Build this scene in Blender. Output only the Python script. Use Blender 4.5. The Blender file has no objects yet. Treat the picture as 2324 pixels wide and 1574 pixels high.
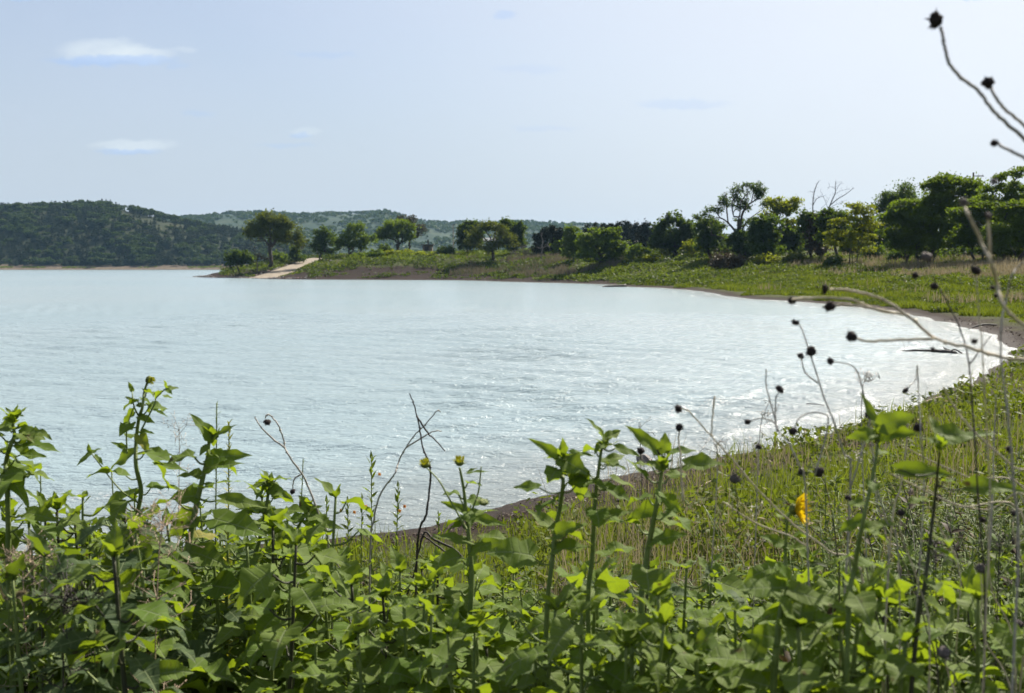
import bpy, math, random
import numpy as np
from mathutils import Vector, Matrix

# ------------------------------------------------------------------ camera, sky, sun, exposure
R = math.radians
scene = bpy.context.scene
C = scene.collection
F = 2492.0                      # focal length in reference pixels (picture 2324 wide)
CAMZ = 3.0
PITCH = math.atan(183.0 / F)
SUN_AZ, SUN_EL = R(36), R(42)   # azimuth clockwise from +Y

cam_d = bpy.data.cameras.new('camera')
cam = bpy.data.objects.new('camera', cam_d)
C.objects.link(cam)
cam.location = (0, 0, CAMZ)
cam.rotation_euler = (math.pi / 2 - PITCH, 0, 0)
cam_d.sensor_width = 36
cam_d.lens = F / 2324 * 36
cam_d.clip_start, cam_d.clip_end = 0.05, 12000
cam_d.dof.use_dof = True
cam_d.dof.focus_distance = 6.5
cam_d.dof.aperture_fstop = 5.6
scene.camera = cam

scene.view_settings.view_transform = 'Standard'
scene.view_settings.look = 'None'
scene.view_settings.exposure = 1.2
scene.view_settings.gamma = 1
scene.view_settings.use_curve_mapping = False
cy = scene.cycles
cy.use_denoising = True
try:
    cy.denoiser = 'OPENIMAGEDENOISE'
except Exception:
    pass
cy.max_bounces = 8
cy.diffuse_bounces = 3
cy.glossy_bounces = 3
cy.transmission_bounces = 4
cy.volume_bounces = 1
cy.sample_clamp_indirect = 4.0
cy.sample_clamp_direct = 5.0


class NT:
    """small wrapper to write node trees briefly"""
    def __init__(self, tree):
        self.t = tree
        tree.nodes.clear()

    def n(self, typ, ins=None, **props):
        nd = self.t.nodes.new(typ)
        for k, v in props.items():
            setattr(nd, k, v)
        for k, v in (ins or {}).items():
            if isinstance(v, bpy.types.NodeSocket):
                self.t.links.new(v, nd.inputs[k])
            else:
                nd.inputs[k].default_value = v
        return nd

    def m(self, op, a, b=None, c=None, clamp=False):
        d = {0: a}
        if b is not None:
            d[1] = b
        if c is not None:
            d[2] = c
        return self.n('ShaderNodeMath', d, operation=op, use_clamp=clamp).outputs[0]

    def mix(self, f, a, b):
        nd = self.n('ShaderNodeMix', data_type='RGBA')
        for s, v in ((nd.inputs[0], f), (nd.inputs[6], a), (nd.inputs[7], b)):
            if isinstance(v, bpy.types.NodeSocket):
                self.t.links.new(v, s)
            else:
                s.default_value = v if isinstance(v, (int, float)) else (*v[:3], 1)
        return nd.outputs[2]

    def ramp(self, fac, stops):
        nd = self.n('ShaderNodeValToRGB', {0: fac})
        e = nd.color_ramp.elements
        while len(e) < len(stops):
            e.new(0.5)
        for el, (p, c) in zip(e, stops):
            el.position = p
            el.color = (*c, 1) if len(c) == 3 else c
        return nd.outputs[0]

    def sm(self, x, lo, hi):
        nd = self.n('ShaderNodeMapRange', {0: x, 1: lo, 2: hi, 3: 0.0, 4: 1.0}, interpolation_type='SMOOTHSTEP')
        return nd.outputs[0]


world = bpy.data.worlds.new("World")
scene.world = world
world.use_nodes = True
w = NT(world.node_tree)
sky = w.n('ShaderNodeTexSky', sky_type='NISHITA', sun_disc=False, sun_elevation=SUN_EL, sun_rotation=SUN_AZ,
          altitude=400, air_density=1.2, dust_density=2.4, ozone_density=3.0)
tc = w.n('ShaderNodeTexCoord')
sp = w.n('ShaderNodeSeparateXYZ', {0: tc.outputs['Generated']})
yy = w.m('MAXIMUM', sp.outputs[1], 0.02)
ax = w.m('DIVIDE', sp.outputs[0], yy)
el = w.m('DIVIDE', sp.outputs[2], yy)
front = w.sm(sp.outputs[1], 0.05, 0.3)
pl = w.n('ShaderNodeCombineXYZ', {0: ax, 1: w.m('MULTIPLY', el, 1.6), 2: 0.0})
nz = w.n('ShaderNodeTexNoise', {'Vector': pl.outputs[0], 'Scale': 42.0, 'Detail': 8.0, 'Roughness': 0.68})
nzl = w.n('ShaderNodeTexNoise', {'Vector': pl.outputs[0], 'Scale': 7.0, 'Detail': 5.0, 'Roughness': 0.6})
nv = w.m('SUBTRACT', nz.outputs[0], 0.5)
col = sky.outputs[0]
# haze veil: a high thin white layer, patchy
veil = w.m('MULTIPLY_ADD', w.sm(nzl.outputs[0], 0.3, 0.75), 0.08, 0.46)
SKYW = (5.7, 6.25, 7.6)
col = w.mix(veil, col, SKYW)
low = w.m('SUBTRACT', 1.0, w.sm(sp.outputs[2], 0.0, 0.22))
col = w.mix(w.m('MULTIPLY', low, .75), col, (4.7, 5.45, 6.4))
# hazy brightening toward the sun
sd_ = [math.sin(SUN_AZ) * math.cos(SUN_EL), math.cos(SUN_AZ) * math.cos(SUN_EL), math.sin(SUN_EL)]
dt = w.n('ShaderNodeVectorMath', {0: tc.outputs['Generated'], 1: sd_}, operation='DOT_PRODUCT').outputs['Value']
col = w.mix(w.m('MULTIPLY', w.sm(dt, 0.58, 1.0), 0.8), col, (8.0, 8.15, 8.5))
# clouds as directions on the sky: (u, v, half width, half height, top strength, base strength)
for (u, v, hw, hh, ts, bs) in [(250, 118, 100, 27, .52, 0), (330, 128, 75, 22, .55, 0), (268, 141, 150, 13, 0, .60),
                               (415, 152, 30, 7, 0, .22), (310, 328, 95, 15, .45, 0), (300, 341, 75, 7, 0, .45),
                               (1145, 40, 26, 12, 0, .35), (1545, 236, 110, 12, 0, .22), (700, 298, 34, 9, .25, 0),
                               (690, 305, 26, 6, 0, .35), (655, 328, 75, 6, 0, .22), (455, 258, 45, 6, 0, .25),
                               (740, 127, 90, 7, 0, .20), (2175, 0, 45, 9, 0, .4), (1195, 160, 90, 10, 0, .14),
                               (430, 118, 32, 8, .25, 0), (70, 2, 90, 8, 0, .3), (1230, 290, 90, 7, 0, .14)]:
    ca, ce = (u - 1162) / F, (604 - v - 6) / F
    dx = w.m('MULTIPLY', w.m('SUBTRACT', w.m('MULTIPLY_ADD', nv, 0.030, ax), ca), F / hw)
    dz = w.m('MULTIPLY', w.m('SUBTRACT', w.m('MULTIPLY_ADD', nv, 0.016, el), ce), F / hh)
    r2 = w.m('MULTIPLY_ADD', dx, dx, w.m('MULTIPLY', dz, dz))
    k = w.m('MULTIPLY', w.m('SUBTRACT', 1.0, w.sm(r2, 0.1, 1.4)), w.m('MULTIPLY', front, w.m('MULTIPLY_ADD', nv, 1.6, 0.95, clamp=True)))
    if ts:
        col = w.mix(w.m('MULTIPLY', k, ts), col, (7.2, 7.9, 8.3))
    else:
        col = w.mix(w.m('MULTIPLY', k, bs), col, (3.6, 5.2, 8.3))
bg = w.n('ShaderNodeBackground', {0: col, 1: 0.05})
w.n('ShaderNodeOutputWorld', {0: bg.outputs[0]})

sun_d = bpy.data.lights.new('sun', 'SUN')
sun_d.energy = 5.0
sun_d.angle = R(0.5)
sun_d.color = (1.0, 0.93, 0.82)
sun = bpy.data.objects.new('sun', sun_d)
C.objects.link(sun)
sdir = Vector((math.sin(SUN_AZ) * math.cos(SUN_EL), math.cos(SUN_AZ) * math.cos(SUN_EL), math.sin(SUN_EL)))
sun.rotation_euler = sdir.to_track_quat('Z', 'Y').to_euler()
sun.location = (30, 30, 40)

# ------------------------------------------------------------------ helpers
rng = np.random.default_rng(7)
cp, spt = math.cos(PITCH), math.sin(PITCH)


def P(u, v, d):
    """world point seen at reference pixel (u, v) at forward distance d"""
    x, y = (u - 1162) / F, (787 - v) / F
    yc = cp + y * spt
    s = d / yc
    return np.array((x * s, d, CAMZ + (y * cp - spt) * s))


def pxm(n, d):
    return n / F * d


class MB:
    def __init__(self):
        self.v, self.f, self.uv, self.n = [], [], [], 0
        self.mi = []

    def add(self, verts, faces, uv=None, mi=0):
        verts = np.asarray(verts, float).reshape(-1, 3)
        self.v.append(verts)
        faces = np.asarray(faces, int)
        self.f.append(faces + self.n)
        self.mi.append((len(faces), mi))
        self.uv.append(np.zeros((len(verts), 2)) if uv is None else np.asarray(uv, float))
        self.n += len(verts)

    def tube(self, pts, rad, sides=6, mi=0, cap=True):
        pts = np.asarray(pts, float)
        m = len(pts)
        rad = np.broadcast_to(np.asarray(rad, float), (m,)) if np.ndim(rad) == 0 or len(rad) == m else np.interp(np.linspace(0, 1, m), np.linspace(0, 1, len(rad)), rad)
        tan = np.gradient(pts, axis=0)
        tan /= np.linalg.norm(tan, axis=1)[:, None] + 1e-12
        ref = np.array((0.31, 0.87, 0.38))
        a = np.cross(tan, ref)
        bad = np.linalg.norm(a, axis=1) < 1e-3
        a[bad] = np.cross(tan[bad], (1, 0, 0))
        a /= np.linalg.norm(a, axis=1)[:, None]
        b = np.cross(tan, a)
        th = np.arange(sides) * 2 * np.pi / sides
        ring = pts[:, None] + rad[:, None, None] * (np.cos(th)[None, :, None] * a[:, None] + np.sin(th)[None, :, None] * b[:, None])
        i = np.arange(m - 1)[:, None] * sides
        j = np.arange(sides)[None]
        k = (j + 1) % sides
        q = np.stack([i + j, i + k, i + k + sides, i + j + sides], -1).reshape(-1, 4)
        self.add(ring.reshape(-1, 3), q, mi=mi)
        if cap:
            base = self.n - m * sides
            for o in (0, (m - 1) * sides):
                fan = [[o + 0, o + s, o + s + 1] for s in range(1, sides - 1)]
                self.f.append(np.array(fan) + base)
                self.mi.append((len(fan), mi))

    def box(self, lo, hi, mi=0):
        x0, y0, z0 = lo
        x1, y1, z1 = hi
        v = [(x0, y0, z0), (x1, y0, z0), (x1, y1, z0), (x0, y1, z0), (x0, y0, z1), (x1, y0, z1), (x1, y1, z1), (x0, y1, z1)]
        self.add(v, [(0, 3, 2, 1), (4, 5, 6, 7), (0, 1, 5, 4), (1, 2, 6, 5), (2, 3, 7, 6), (3, 0, 4, 7)], mi=mi)

    def mesh(self, name, mats, smooth=True, uv=False, origin=None):
        me = bpy.data.meshes.new(name)
        V = np.concatenate(self.v)
        if origin is not None:
            V = V - np.asarray(origin)
        me.vertices.add(len(V))
        me.vertices.foreach_set('co', V.astype(np.float32).ravel())
        sizes = np.concatenate([np.full(len(f), f.shape[1]) for f in self.f])
        loops = np.concatenate([f.ravel() for f in self.f])
        starts = np.concatenate([[0], np.cumsum(sizes)[:-1]])
        me.loops.add(len(loops))
        me.loops.foreach_set('vertex_index', loops.astype(np.int32))
        me.polygons.add(len(sizes))
        me.polygons.foreach_set('loop_start', starts.astype(np.int32))
        mi = np.concatenate([np.full(n, m) for n, m in self.mi])
        if mi.any():
            me.polygons.foreach_set('material_index', mi.astype(np.int32))
        me.polygons.foreach_set('use_smooth', np.full(len(sizes), smooth))
        if uv:
            U = np.concatenate(self.uv)
            l = me.uv_layers.new(name='uv')
            l.data.foreach_set('uv', U[loops].astype(np.float32).ravel())
        for m in (mats if isinstance(mats, (list, tuple)) else [mats]):
            me.materials.append(m)
        me.update(calc_edges=True)
        me.validate()
        return me

    def build(self, name, mats, parent=None, smooth=True, uv=False, origin=None):
        o = bpy.data.objects.new(name, self.mesh(name, mats, smooth, uv, origin))
        C.objects.link(o)
        if parent is not None:
            o.parent = parent
        return o


def tag(o, label=None, cat=None, group=None, kind=None):
    if label:
        o['label'] = label
    if cat:
        o['category'] = cat
    if group:
        o['group'] = group
    if kind:
        o['kind'] = kind
    return o


def thing(name, loc, label, cat, group=None):
    o = bpy.data.objects.new(name, None)
    o.empty_display_size = 0.2
    C.objects.link(o)
    o.location = [float(c) for c in loc]
    return tag(o, label, cat, group)


def copy_tree(o, parent=None):
    c = o.copy()
    C.objects.link(c)
    if parent is not None:
        c.parent = parent
    for ch in list(o.children):
        copy_tree(ch, c)
    return c


def unit(a):
    a = np.asarray(a, float)
    return a / (np.linalg.norm(a, axis=-1, keepdims=True) + 1e-12)


def smooth_path(pts, k=6):
    """Catmull-Rom through pts"""
    p = np.asarray(pts, float)
    if len(p) < 3:
        return np.array([p[0] + (p[-1] - p[0]) * t for t in np.linspace(0, 1, k + 1)])
    q = np.vstack([2 * p[0] - p[1], p, 2 * p[-1] - p[-2]])
    out = []
    for i in range(1, len(q) - 2):
        for t in np.linspace(0, 1, k, endpoint=False):
            a, b, c, d = q[i - 1], q[i], q[i + 1], q[i + 2]
            out.append(0.5 * ((2 * b) + (c - a) * t + (2 * a - 5 * b + 4 * c - d) * t * t + (3 * b - a - 3 * c + d) * t ** 3))
    out.append(p[-1])
    return np.array(out)


def vnoise(x, y, seed=0):
    """smooth value noise, vectorised, about -1..1"""
    x = np.asarray(x, float) + seed * 17.31
    y = np.asarray(y, float) - seed * 9.77
    xi, yi = np.floor(x), np.floor(y)
    fx, fy = x - xi, y - yi
    fx, fy = fx * fx * (3 - 2 * fx), fy * fy * (3 - 2 * fy)

    def h(a, b):
        s = np.sin(a * 127.1 + b * 311.7 + seed * 3.3) * 43758.5453
        return (s - np.floor(s)) * 2 - 1
    return (h(xi, yi) * (1 - fx) + h(xi + 1, yi) * fx) * (1 - fy) + (h(xi, yi + 1) * (1 - fx) + h(xi + 1, yi + 1) * fx) * fy


def fbm(x, y, o=4, seed=0):
    s, a = 0, 1.0
    for i in range(o):
        s = s + a * vnoise(np.asarray(x) * 2 ** i, np.asarray(y) * 2 ** i, seed + i)
        a *= 0.5
    return s


# ------------------------------------------------------------------ materials
def new_mat(name):
    m = bpy.data.materials.new(name)
    m.use_nodes = True
    return m, NT(m.node_tree)


def simple(name, c1, c2, scale=8, rough=0.8, bump=0.0, detail=5, spec=0.3, vec='Object'):
    c1, c2 = [x * .72 for x in c1], [x * .72 for x in c2]
    m, t = new_mat(name)
    tcn = t.n('ShaderNodeTexCoord')
    nzn = t.n('ShaderNodeTexNoise', {'Vector': tcn.outputs[vec], 'Scale': scale, 'Detail': detail, 'Roughness': .65})
    c = t.ramp(nzn.outputs[0], [(0.32, c1), (0.68, c2)])
    p = t.n('ShaderNodeBsdfPrincipled', {'Base Color': c, 'Roughness': rough, 'Specular IOR Level': spec})
    if bump:
        b = t.n('ShaderNodeBump', {'Height': nzn.outputs[0], 'Strength': bump, 'Distance': 0.05})
        t.t.links.new(b.outputs[0], p.inputs['Normal'])
    t.n('ShaderNodeOutputMaterial', {0: p.outputs[0]})
    return m


def leafy(name, c1, c2, tr, tfac=0.35, rough=0.6, spec=0.08, hot=None):
    """foliage: colour varies from leaf to leaf; light passes through"""
    c1, c2, tr = [x * .70 for x in c1], [x * .70 for x in c2], [x * .72 for x in tr]
    m, t = new_mat(name)
    g = t.n('ShaderNodeNewGeometry')
    rnd = g.outputs['Random Per Island']
    ob = t.n('ShaderNodeObjectInfo')
    c = t.mix(rnd, c1, c2)
    if hot is not None:
        c = t.mix(t.sm(t.m('FRACT', t.m('MULTIPLY', rnd, 13.7)), 0.93, 0.97), c, hot)
    hs = t.n('ShaderNodeHueSaturation', {'Hue': t.m('MULTIPLY_ADD', ob.outputs['Random'], .03, .485), 'Value': t.m('MULTIPLY_ADD', ob.outputs['Random'], .3, .85), 'Color': c})
    c = hs.outputs[0]
    p = t.n('ShaderNodeBsdfPrincipled', {'Base Color': c, 'Roughness': rough, 'Specular IOR Level': spec})
    tl = t.n('ShaderNodeBsdfTranslucent', {0: t.mix(rnd, tr, [x * .75 for x in tr])})
    mx = t.n('ShaderNodeMixShader', {0: tfac, 1: p.outputs[0], 2: tl.outputs[0]})
    t.n('ShaderNodeOutputMaterial', {0: mx.outputs[0]})
    return m


def sunleaf(name, c1, c2, tr, tfac=0.40):
    """broad sunflower leaf with veins laid out in its own UVs"""
    c1, c2, tr = [x * .72 for x in c1], [x * .72 for x in c2], [x * .74 for x in tr]
    m, t = new_mat(name)
    uvn = t.n('ShaderNodeUVMap')
    s = t.n('ShaderNodeSeparateXYZ', {0: uvn.outputs[0]})
    g = t.n('ShaderNodeNewGeometry')
    rnd = g.outputs['Random Per Island']
    au = t.m('ABSOLUTE', t.m('SUBTRACT', s.outputs[0], 0.5))
    mid = t.m('SUBTRACT', 1.0, t.sm(au, 0.012, 0.035))
    side = t.m('FRACT', t.m('MULTIPLY_ADD', t.m('MULTIPLY', au, -1.1), 1.0, t.m('MULTIPLY', s.outputs[1], 6.0)))
    side = t.m('ABSOLUTE', t.m('SUBTRACT', side, 0.5))
    side = t.m('MULTIPLY', t.m('SUBTRACT', 1.0, t.sm(side, 0.03, 0.13)), t.m('SUBTRACT', 0.75, au))
    vein = t.m('MAXIMUM', mid, t.m('MULTIPLY', side, .8), clamp=True)
    tcn = t.n('ShaderNodeTexCoord')
    nzn = t.n('ShaderNodeTexNoise', {'Vector': tcn.outputs['Object'], 'Scale': 38.0, 'Detail': 4.0})
    c = t.mix(rnd, c1, c2)
    c = t.mix(t.m('MULTIPLY', nzn.outputs[0], .45), c, [x * .62 for x in c1])
    c = t.mix(t.sm(t.m('FRACT', t.m('MULTIPLY', rnd, 17.3)), .985, .990), c, (.24, .22, .06))
    # brown spots and a worn margin on some leaves
    nb = t.n('ShaderNodeTexNoise', {'Vector': tcn.outputs['Object'], 'Scale': 21.0, 'Detail': 3.0})
    spot = t.m('MULTIPLY', t.sm(nb.outputs[0], 0.66, 0.72), t.sm(rnd, 0.3, 0.6))
    c = t.mix(t.m('MULTIPLY', spot, .7), c, (.10, .07, .03))
    c = t.mix(t.m('MULTIPLY', vein, .75), c, (.21, .25, .12))
    bh = t.m('SUBTRACT', t.m('MULTIPLY', nzn.outputs[0], .6), vein)
    b = t.n('ShaderNodeBump', {'Height': bh, 'Strength': .6, 'Distance': 0.004})
    p = t.n('ShaderNodeBsdfPrincipled', {'Base Color': c, 'Roughness': .62, 'Specular IOR Level': .06, 'Normal': b.outputs[0]})
    tc_ = t.mix(t.m('MULTIPLY', vein, .5), t.mix(rnd, tr, [tr[0] * .8, tr[1] * .8, tr[2] * .9]), (.12, .18, .01))
    tc_ = t.mix(spot, tc_, (.05, .03, .01))
    tl = t.n('ShaderNodeBsdfTranslucent', {0: tc_})
    mx = t.n('ShaderNodeMixShader', {0: tfac, 1: p.outputs[0], 2: tl.outputs[0]})
    t.n('ShaderNodeOutputMaterial', {0: mx.outputs[0]})
    return m


M = {}
M['sunleaf'] = sunleaf('sunflower_leaf', (.124, .200, .034), (.195, .260, .058), (.37, .50, .018))
M['sunleaf_dark'] = sunleaf('sunflower_leaf_shade_tint', (.075, .115, .055), (.105, .15, .065), (.25, .36, .015), .34)  # leaf copy with shade and bluish sky tint put into its colour
M['stem'] = simple('green_stem', (.12, .18, .04), (.22, .27, .07), 30, .6, .2)
M['stem_dark'] = simple('purple_stem', (.035, .035, .02), (.08, .085, .035), 30, .6, .2)
M['dry_stem'] = simple('dry_stem', (.48, .39, .25), (.70, .60, .42), 40, .7, .2)
M['grey_stem'] = simple('grey_stem', (.34, .30, .26), (.50, .46, .40), 40, .7, .2)
M['dark_stem'] = simple('dark_dead_stem', (.030, .024, .022), (.075, .06, .05), 40, .7, .2)
M['seed'] = simple('seed_head', (.018, .013, .014), (.075, .055, .05), 260, .85, .6)
M['seed_pale'] = simple('seed_head_pale', (.10, .085, .075), (.26, .22, .20), 220, .85, .6)
M['petal'] = leafy('yellow_petal', (1.0, .72, .02), (1.0, .62, .02), (1.0, .72, .01), .4)
M['bud_yellow'] = leafy('bud_floret', (.42, .42, .03), (.55, .48, .03), (.4, .4, .02), .3)
M['orange'] = leafy('orange_petal', (.75, .25, .03), (.80, .38, .05), (.8, .3, .04), .4)
M['bud'] = simple('green_bud', (.09, .13, .03), (.26, .29, .05), 120, .7, .4)
M['spike'] = leafy('willow_leaf', (.095, .140, .026), (.145, .19, .035), (.26, .36, .02), .42)
M['bark'] = simple('bark', (.045, .036, .028), (.10, .082, .065), 3, .9, .4)
M['bark_pale'] = simple('bark_weathered', (.12, .105, .09), (.24, .21, .18), 3, .9, .4)
M['leaf_mid'] = leafy('tree_leaf_mid', (.062, .108, .022), (.108, .160, .030), (.22, .32, .015), .45)
M['leaf_olive'] = leafy('tree_leaf_olive', (.075, .100, .024), (.115, .135, .030), (.20, .24, .012), .36)
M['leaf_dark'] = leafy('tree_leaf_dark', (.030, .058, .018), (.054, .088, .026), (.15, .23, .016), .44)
M['leaf_lime'] = leafy('tree_leaf_lime', (.125, .170, .022), (.180, .205, .030), (.40, .46, .015), .45)
M['leaf_grey'] = leafy('tree_leaf_grey', (.095, .095, .060), (.13, .125, .085), (.12, .12, .05), .25)
M['leaf_cedar'] = leafy('cedar_needle', (.022, .030, .014), (.045, .046, .022), (.03, .04, .008), .15)
M['leaf_brown'] = leafy('brown_leaf', (.075, .055, .035), (.11, .085, .05), (.10, .07, .03), .22)
M['hill_cedar'] = leafy('hill_cedar', (.016, .030, .014), (.034, .050, .020), (.04, .06, .01), .2)
M['hill_leaf'] = leafy('hill_leaf', (.042, .072, .022), (.065, .098, .028), (.08, .13, .012), .3)
M['grass'] = leafy('grass_blade', (.085, .125, .022), (.14, .17, .035), (.24, .30, .02), .42, hot=(.30, .23, .10))
M['weed'] = leafy('weed_leaf', (.085, .13, .020), (.135, .17, .030), (.22, .29, .015), .38, hot=(.22, .17, .07))
M['weed_deep'] = leafy('weed_leaf_deep', (.050, .080, .018), (.085, .11, .026), (.13, .19, .012), .34, hot=(.14, .11, .06))
M['dry_grass'] = leafy('dry_grass', (.27, .225, .14), (.46, .39, .26), (.36, .30, .17), .35)
M['dry_reed'] = leafy('dry_reed', (.17, .15, .11), (.27, .23, .16), (.2, .17, .1), .3)
M['wrack'] = leafy('wrack', (.030, .022, .016), (.16, .12, .08), (.02, .015, .01), .1)
M['rock'] = simple('pale_rock', (.20, .18, .16), (.46, .42, .38), 2.2, .85, .5)
M['rock_red'] = simple('pink_rock', (.22, .14, .12), (.42, .30, .27), 2.2, .85, .5)
M['wet_rock'] = simple('wet_rock', (.05, .048, .045), (.22, .17, .13), 9, .35, .6, spec=.6)
M['drift'] = simple('driftwood', (.020, .017, .015), (.085, .07, .06), 12, .7, .5)
M['drift_pale'] = simple('driftwood_pale', (.26, .18, .12), (.46, .36, .26), 14, .8, .5)
M['concrete'] = simple('ramp_concrete', (.22, .18, .13), (.36, .30, .225), .9, .85, .2)
M['wall_brown'] = simple('brown_block', (.15, .11, .085), (.21, .155, .12), 1.5, .9, .2)
M['wall_tan'] = simple('tan_block', (.20, .16, .12), (.27, .22, .17), 1.5, .9, .2)
M['roof_brown'] = simple('brown_roof', (.055, .042, .036), (.085, .065, .055), 2, .8)
M['roof_grey'] = simple('grey_roof', (.22, .23, .24), (.28, .29, .30), 1, .7)
M['door_dark'] = simple('dark_door', (.030, .022, .018), (.045, .034, .028), 3, .6)
M['black_pipe'] = simple('black_pipe', (.012, .012, .012), (.022, .022, .022), 3, .95, spec=.03)
M['pole'] = simple('pole_brown', (.05, .038, .03), (.09, .07, .055), 4, .8)
M['lamp_glass'] = simple('lamp_housing', (.5, .5, .48), (.6, .6, .58), 4, .4)

# ------------------------------------------------------------------ shoreline and terrain
shore_px = [(960, 1200), (1160, 1140), (1300, 1105), (1450, 1075), (1640, 1045), (1800, 1010), (1930, 972), (2050, 930), (2140, 900), (2200, 872), (2250, 848), (2285, 822), (2300, 800), (2290, 778),
            (2260, 760), (2200, 744), (2100, 720), (2000, 704), (1900, 692), (1800, 685), (1700, 678), (1640, 671), (1600, 662), (1500, 653.5), (1420, 651), (1375, 646), (1290, 643), (1200, 641), (1050, 636.5),
            (900, 636), (700, 635), (620, 634), (560, 632), (500, 631), (440, 629)]
shore = []
for u, v in shore_px:
    dd = CAMZ * F / (v - 604)
    # exact depth where the pixel ray meets z = 0
    y = (787 - v) / F
    k = CAMZ / (spt - y * cp)
    shore.append(((u - 1162) / F * k, k * (cp + y * spt)))
# a ragged water's edge: small bays and spits along the traced line
rough = []
for i_, (a_, b_) in enumerate(zip(shore[:-1], shore[1:])):
    a_, b_ = np.array(a_), np.array(b_)
    ln_ = float(np.linalg.norm(b_ - a_))
    nn_ = max(1, min(9, int(ln_ / (.35 + .02 * a_[1]))))
    nr_ = np.array((b_[1] - a_[1], a_[0] - b_[0])) / (ln_ + 1e-9)
    for k_ in range(nn_):
        p_ = a_ + (b_ - a_) * k_ / nn_
        j_ = (.10 + .006 * p_[1]) * float(fbm([p_[0] / 1.1 + p_[1] / 2.3], [p_[1] / 2.9], 3, 201)[0]) if k_ or i_ else 0
        rough.append(tuple(p_ + nr_ * j_))
shore = rough + [shore[-1]]
tipx, tipy = shore[-1]
shore += [(tipx - .5, tipy + 4), (-80, 322), (-74, 345), (-82, 420), (-120, 600), (-175, 770), (-215, 832), (-300, 842), (-390, 838), (-520, 842), (-900, 820), (-2000, 760), (-2900, 700),
          (-2900, 0), (-200, 4), (-40, 8.0), (-12, 10.6), (-5, 11.2), (-2.4, 11.7)]
shore = np.array(shore)
SA, SB = shore, np.roll(shore, -1, axis=0)


def sdist(x, y):
    """distance to the shore: positive on land, negative over water"""
    x, y = np.asarray(x, float).ravel(), np.asarray(y, float).ravel()
    best = np.full(len(x), 1e18)
    inside = np.zeros(len(x), bool)
    for a, b in zip(SA, SB):
        e = b - a
        t = np.clip(((x - a[0]) * e[0] + (y - a[1]) * e[1]) / (e @ e), 0, 1)
        best = np.minimum(best, (x - a[0] - t * e[0]) ** 2 + (y - a[1] - t * e[1]) ** 2)
        c = (a[1] > y) != (b[1] > y)
        with np.errstate(divide='ignore', invalid='ignore'):
            xx = a[0] + (y - a[1]) / (b[1] - a[1] + 1e-30) * e[0]
        inside ^= c & (x < xx)
    d = np.sqrt(best)
    return np.where(inside, -d, d)


T_near = ([-60, -20, 0, 1.2, 3.2, 11, 40, 200, 4000], [-3, -1.5, 0, .20, .50, 1.35, 1.7, 3, 4])
T_mid = ([-60, -20, 0, 4, 20, 33, 80, 300, 4000], [-3, -1.5, 0, .35, 1.8, 3.1, 4.0, 6, 7])
T_pen = ([-60, -20, 0, 4, 10, 20, 35, 60, 100, 4000], [-3, -1.5, 0, .7, 1.7, 4.1, 5.6, 6.8, 7.9, 8.2])
T_far = ([-60, -20, 0, 10, 22, 40, 4000], [-3, -1.5, 0, 1.6, 3.2, 4.8, 6])


def height(x, y, sd=None):
    x, y = np.asarray(x, float).ravel(), np.asarray(y, float).ravel()
    if sd is None:
        sd = sdist(x, y)
    hn, hm, hp, hf = (np.interp(sd, *t) for t in (T_near, T_mid, T_pen, T_far))
    a = np.clip((y - 25) / 45, 0, 1)
    b = np.clip((y - 120) / 90, 0, 1)
    c = np.clip((y - 500) / 200, 0, 1)
    h = hn * (1 - a) + hm * a
    h = h * (1 - b) + hp * b
    h = h * (1 - c) + hf * c
    g = np.clip(sd / 4, 0, 1)
    amp = np.clip(y / 120, 0.35, 2.2)
    h = h + g * amp * (0.10 * fbm(x / 3.1, y / 3.1, 3, 1) + .14 * fbm(x / 11, y / 11, 2, 5) * np.clip(sd / 12, 0, 1))
    # the bank is graded under the boat ramp
    q = ((x - RP0[0]) * RAX[0] + (y - RP0[1]) * RAX[1]) / RLEN
    l = np.abs((x - RP0[0]) * RAX[1] - (y - RP0[1]) * RAX[0])
    wgt = np.clip((RHW + 7 - l) / 5.5, 0, 1) * np.clip((q + .15) / .15, 0, 1) * np.clip((1.2 - q) / .2, 0, 1)
    wgt = wgt * wgt * (3 - 2 * wgt)
    return h * (1 - wgt) + (-.25 + 5.6 * q) * wgt


RP0, RP1, RHW = np.array(((592 - 1162) / F * 266, 266.0)), np.array(((733 - 1162) / F * 318, 318.0)), 3.1
RLEN = float(np.linalg.norm(RP1 - RP0))
RAX = (RP1 - RP0) / RLEN


def gz(x, y):
    return float(height([x], [y])[0])


def polar_grid(ang, rad):
    A, Rr = np.meshgrid(ang, rad)
    x, y = Rr * np.sin(A), Rr * np.cos(A)
    n, m = A.shape
    i = np.arange(n - 1)[:, None] * m
    j = np.arange(m - 1)[None]
    q = np.stack([i + j, i + j + 1, i + j + 1 + m, i + j + m], -1).reshape(-1, 4)
    return x.ravel(), y.ravel(), q


# ground
ang = np.concatenate([np.linspace(-math.pi, -.62, 40), np.linspace(-.6, .6, 420), np.linspace(.62, math.pi, 40)])
rad = np.concatenate([[0.02], np.geomspace(0.6, 3300, 460)])
gx, gy, gq = polar_grid(ang, rad)
gsd = sdist(gx, gy)
gh = height(gx, gy, gsd)
mb = MB()
mb.add(np.stack([gx, gy, gh], 1), gq[:, ::-1])

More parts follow.
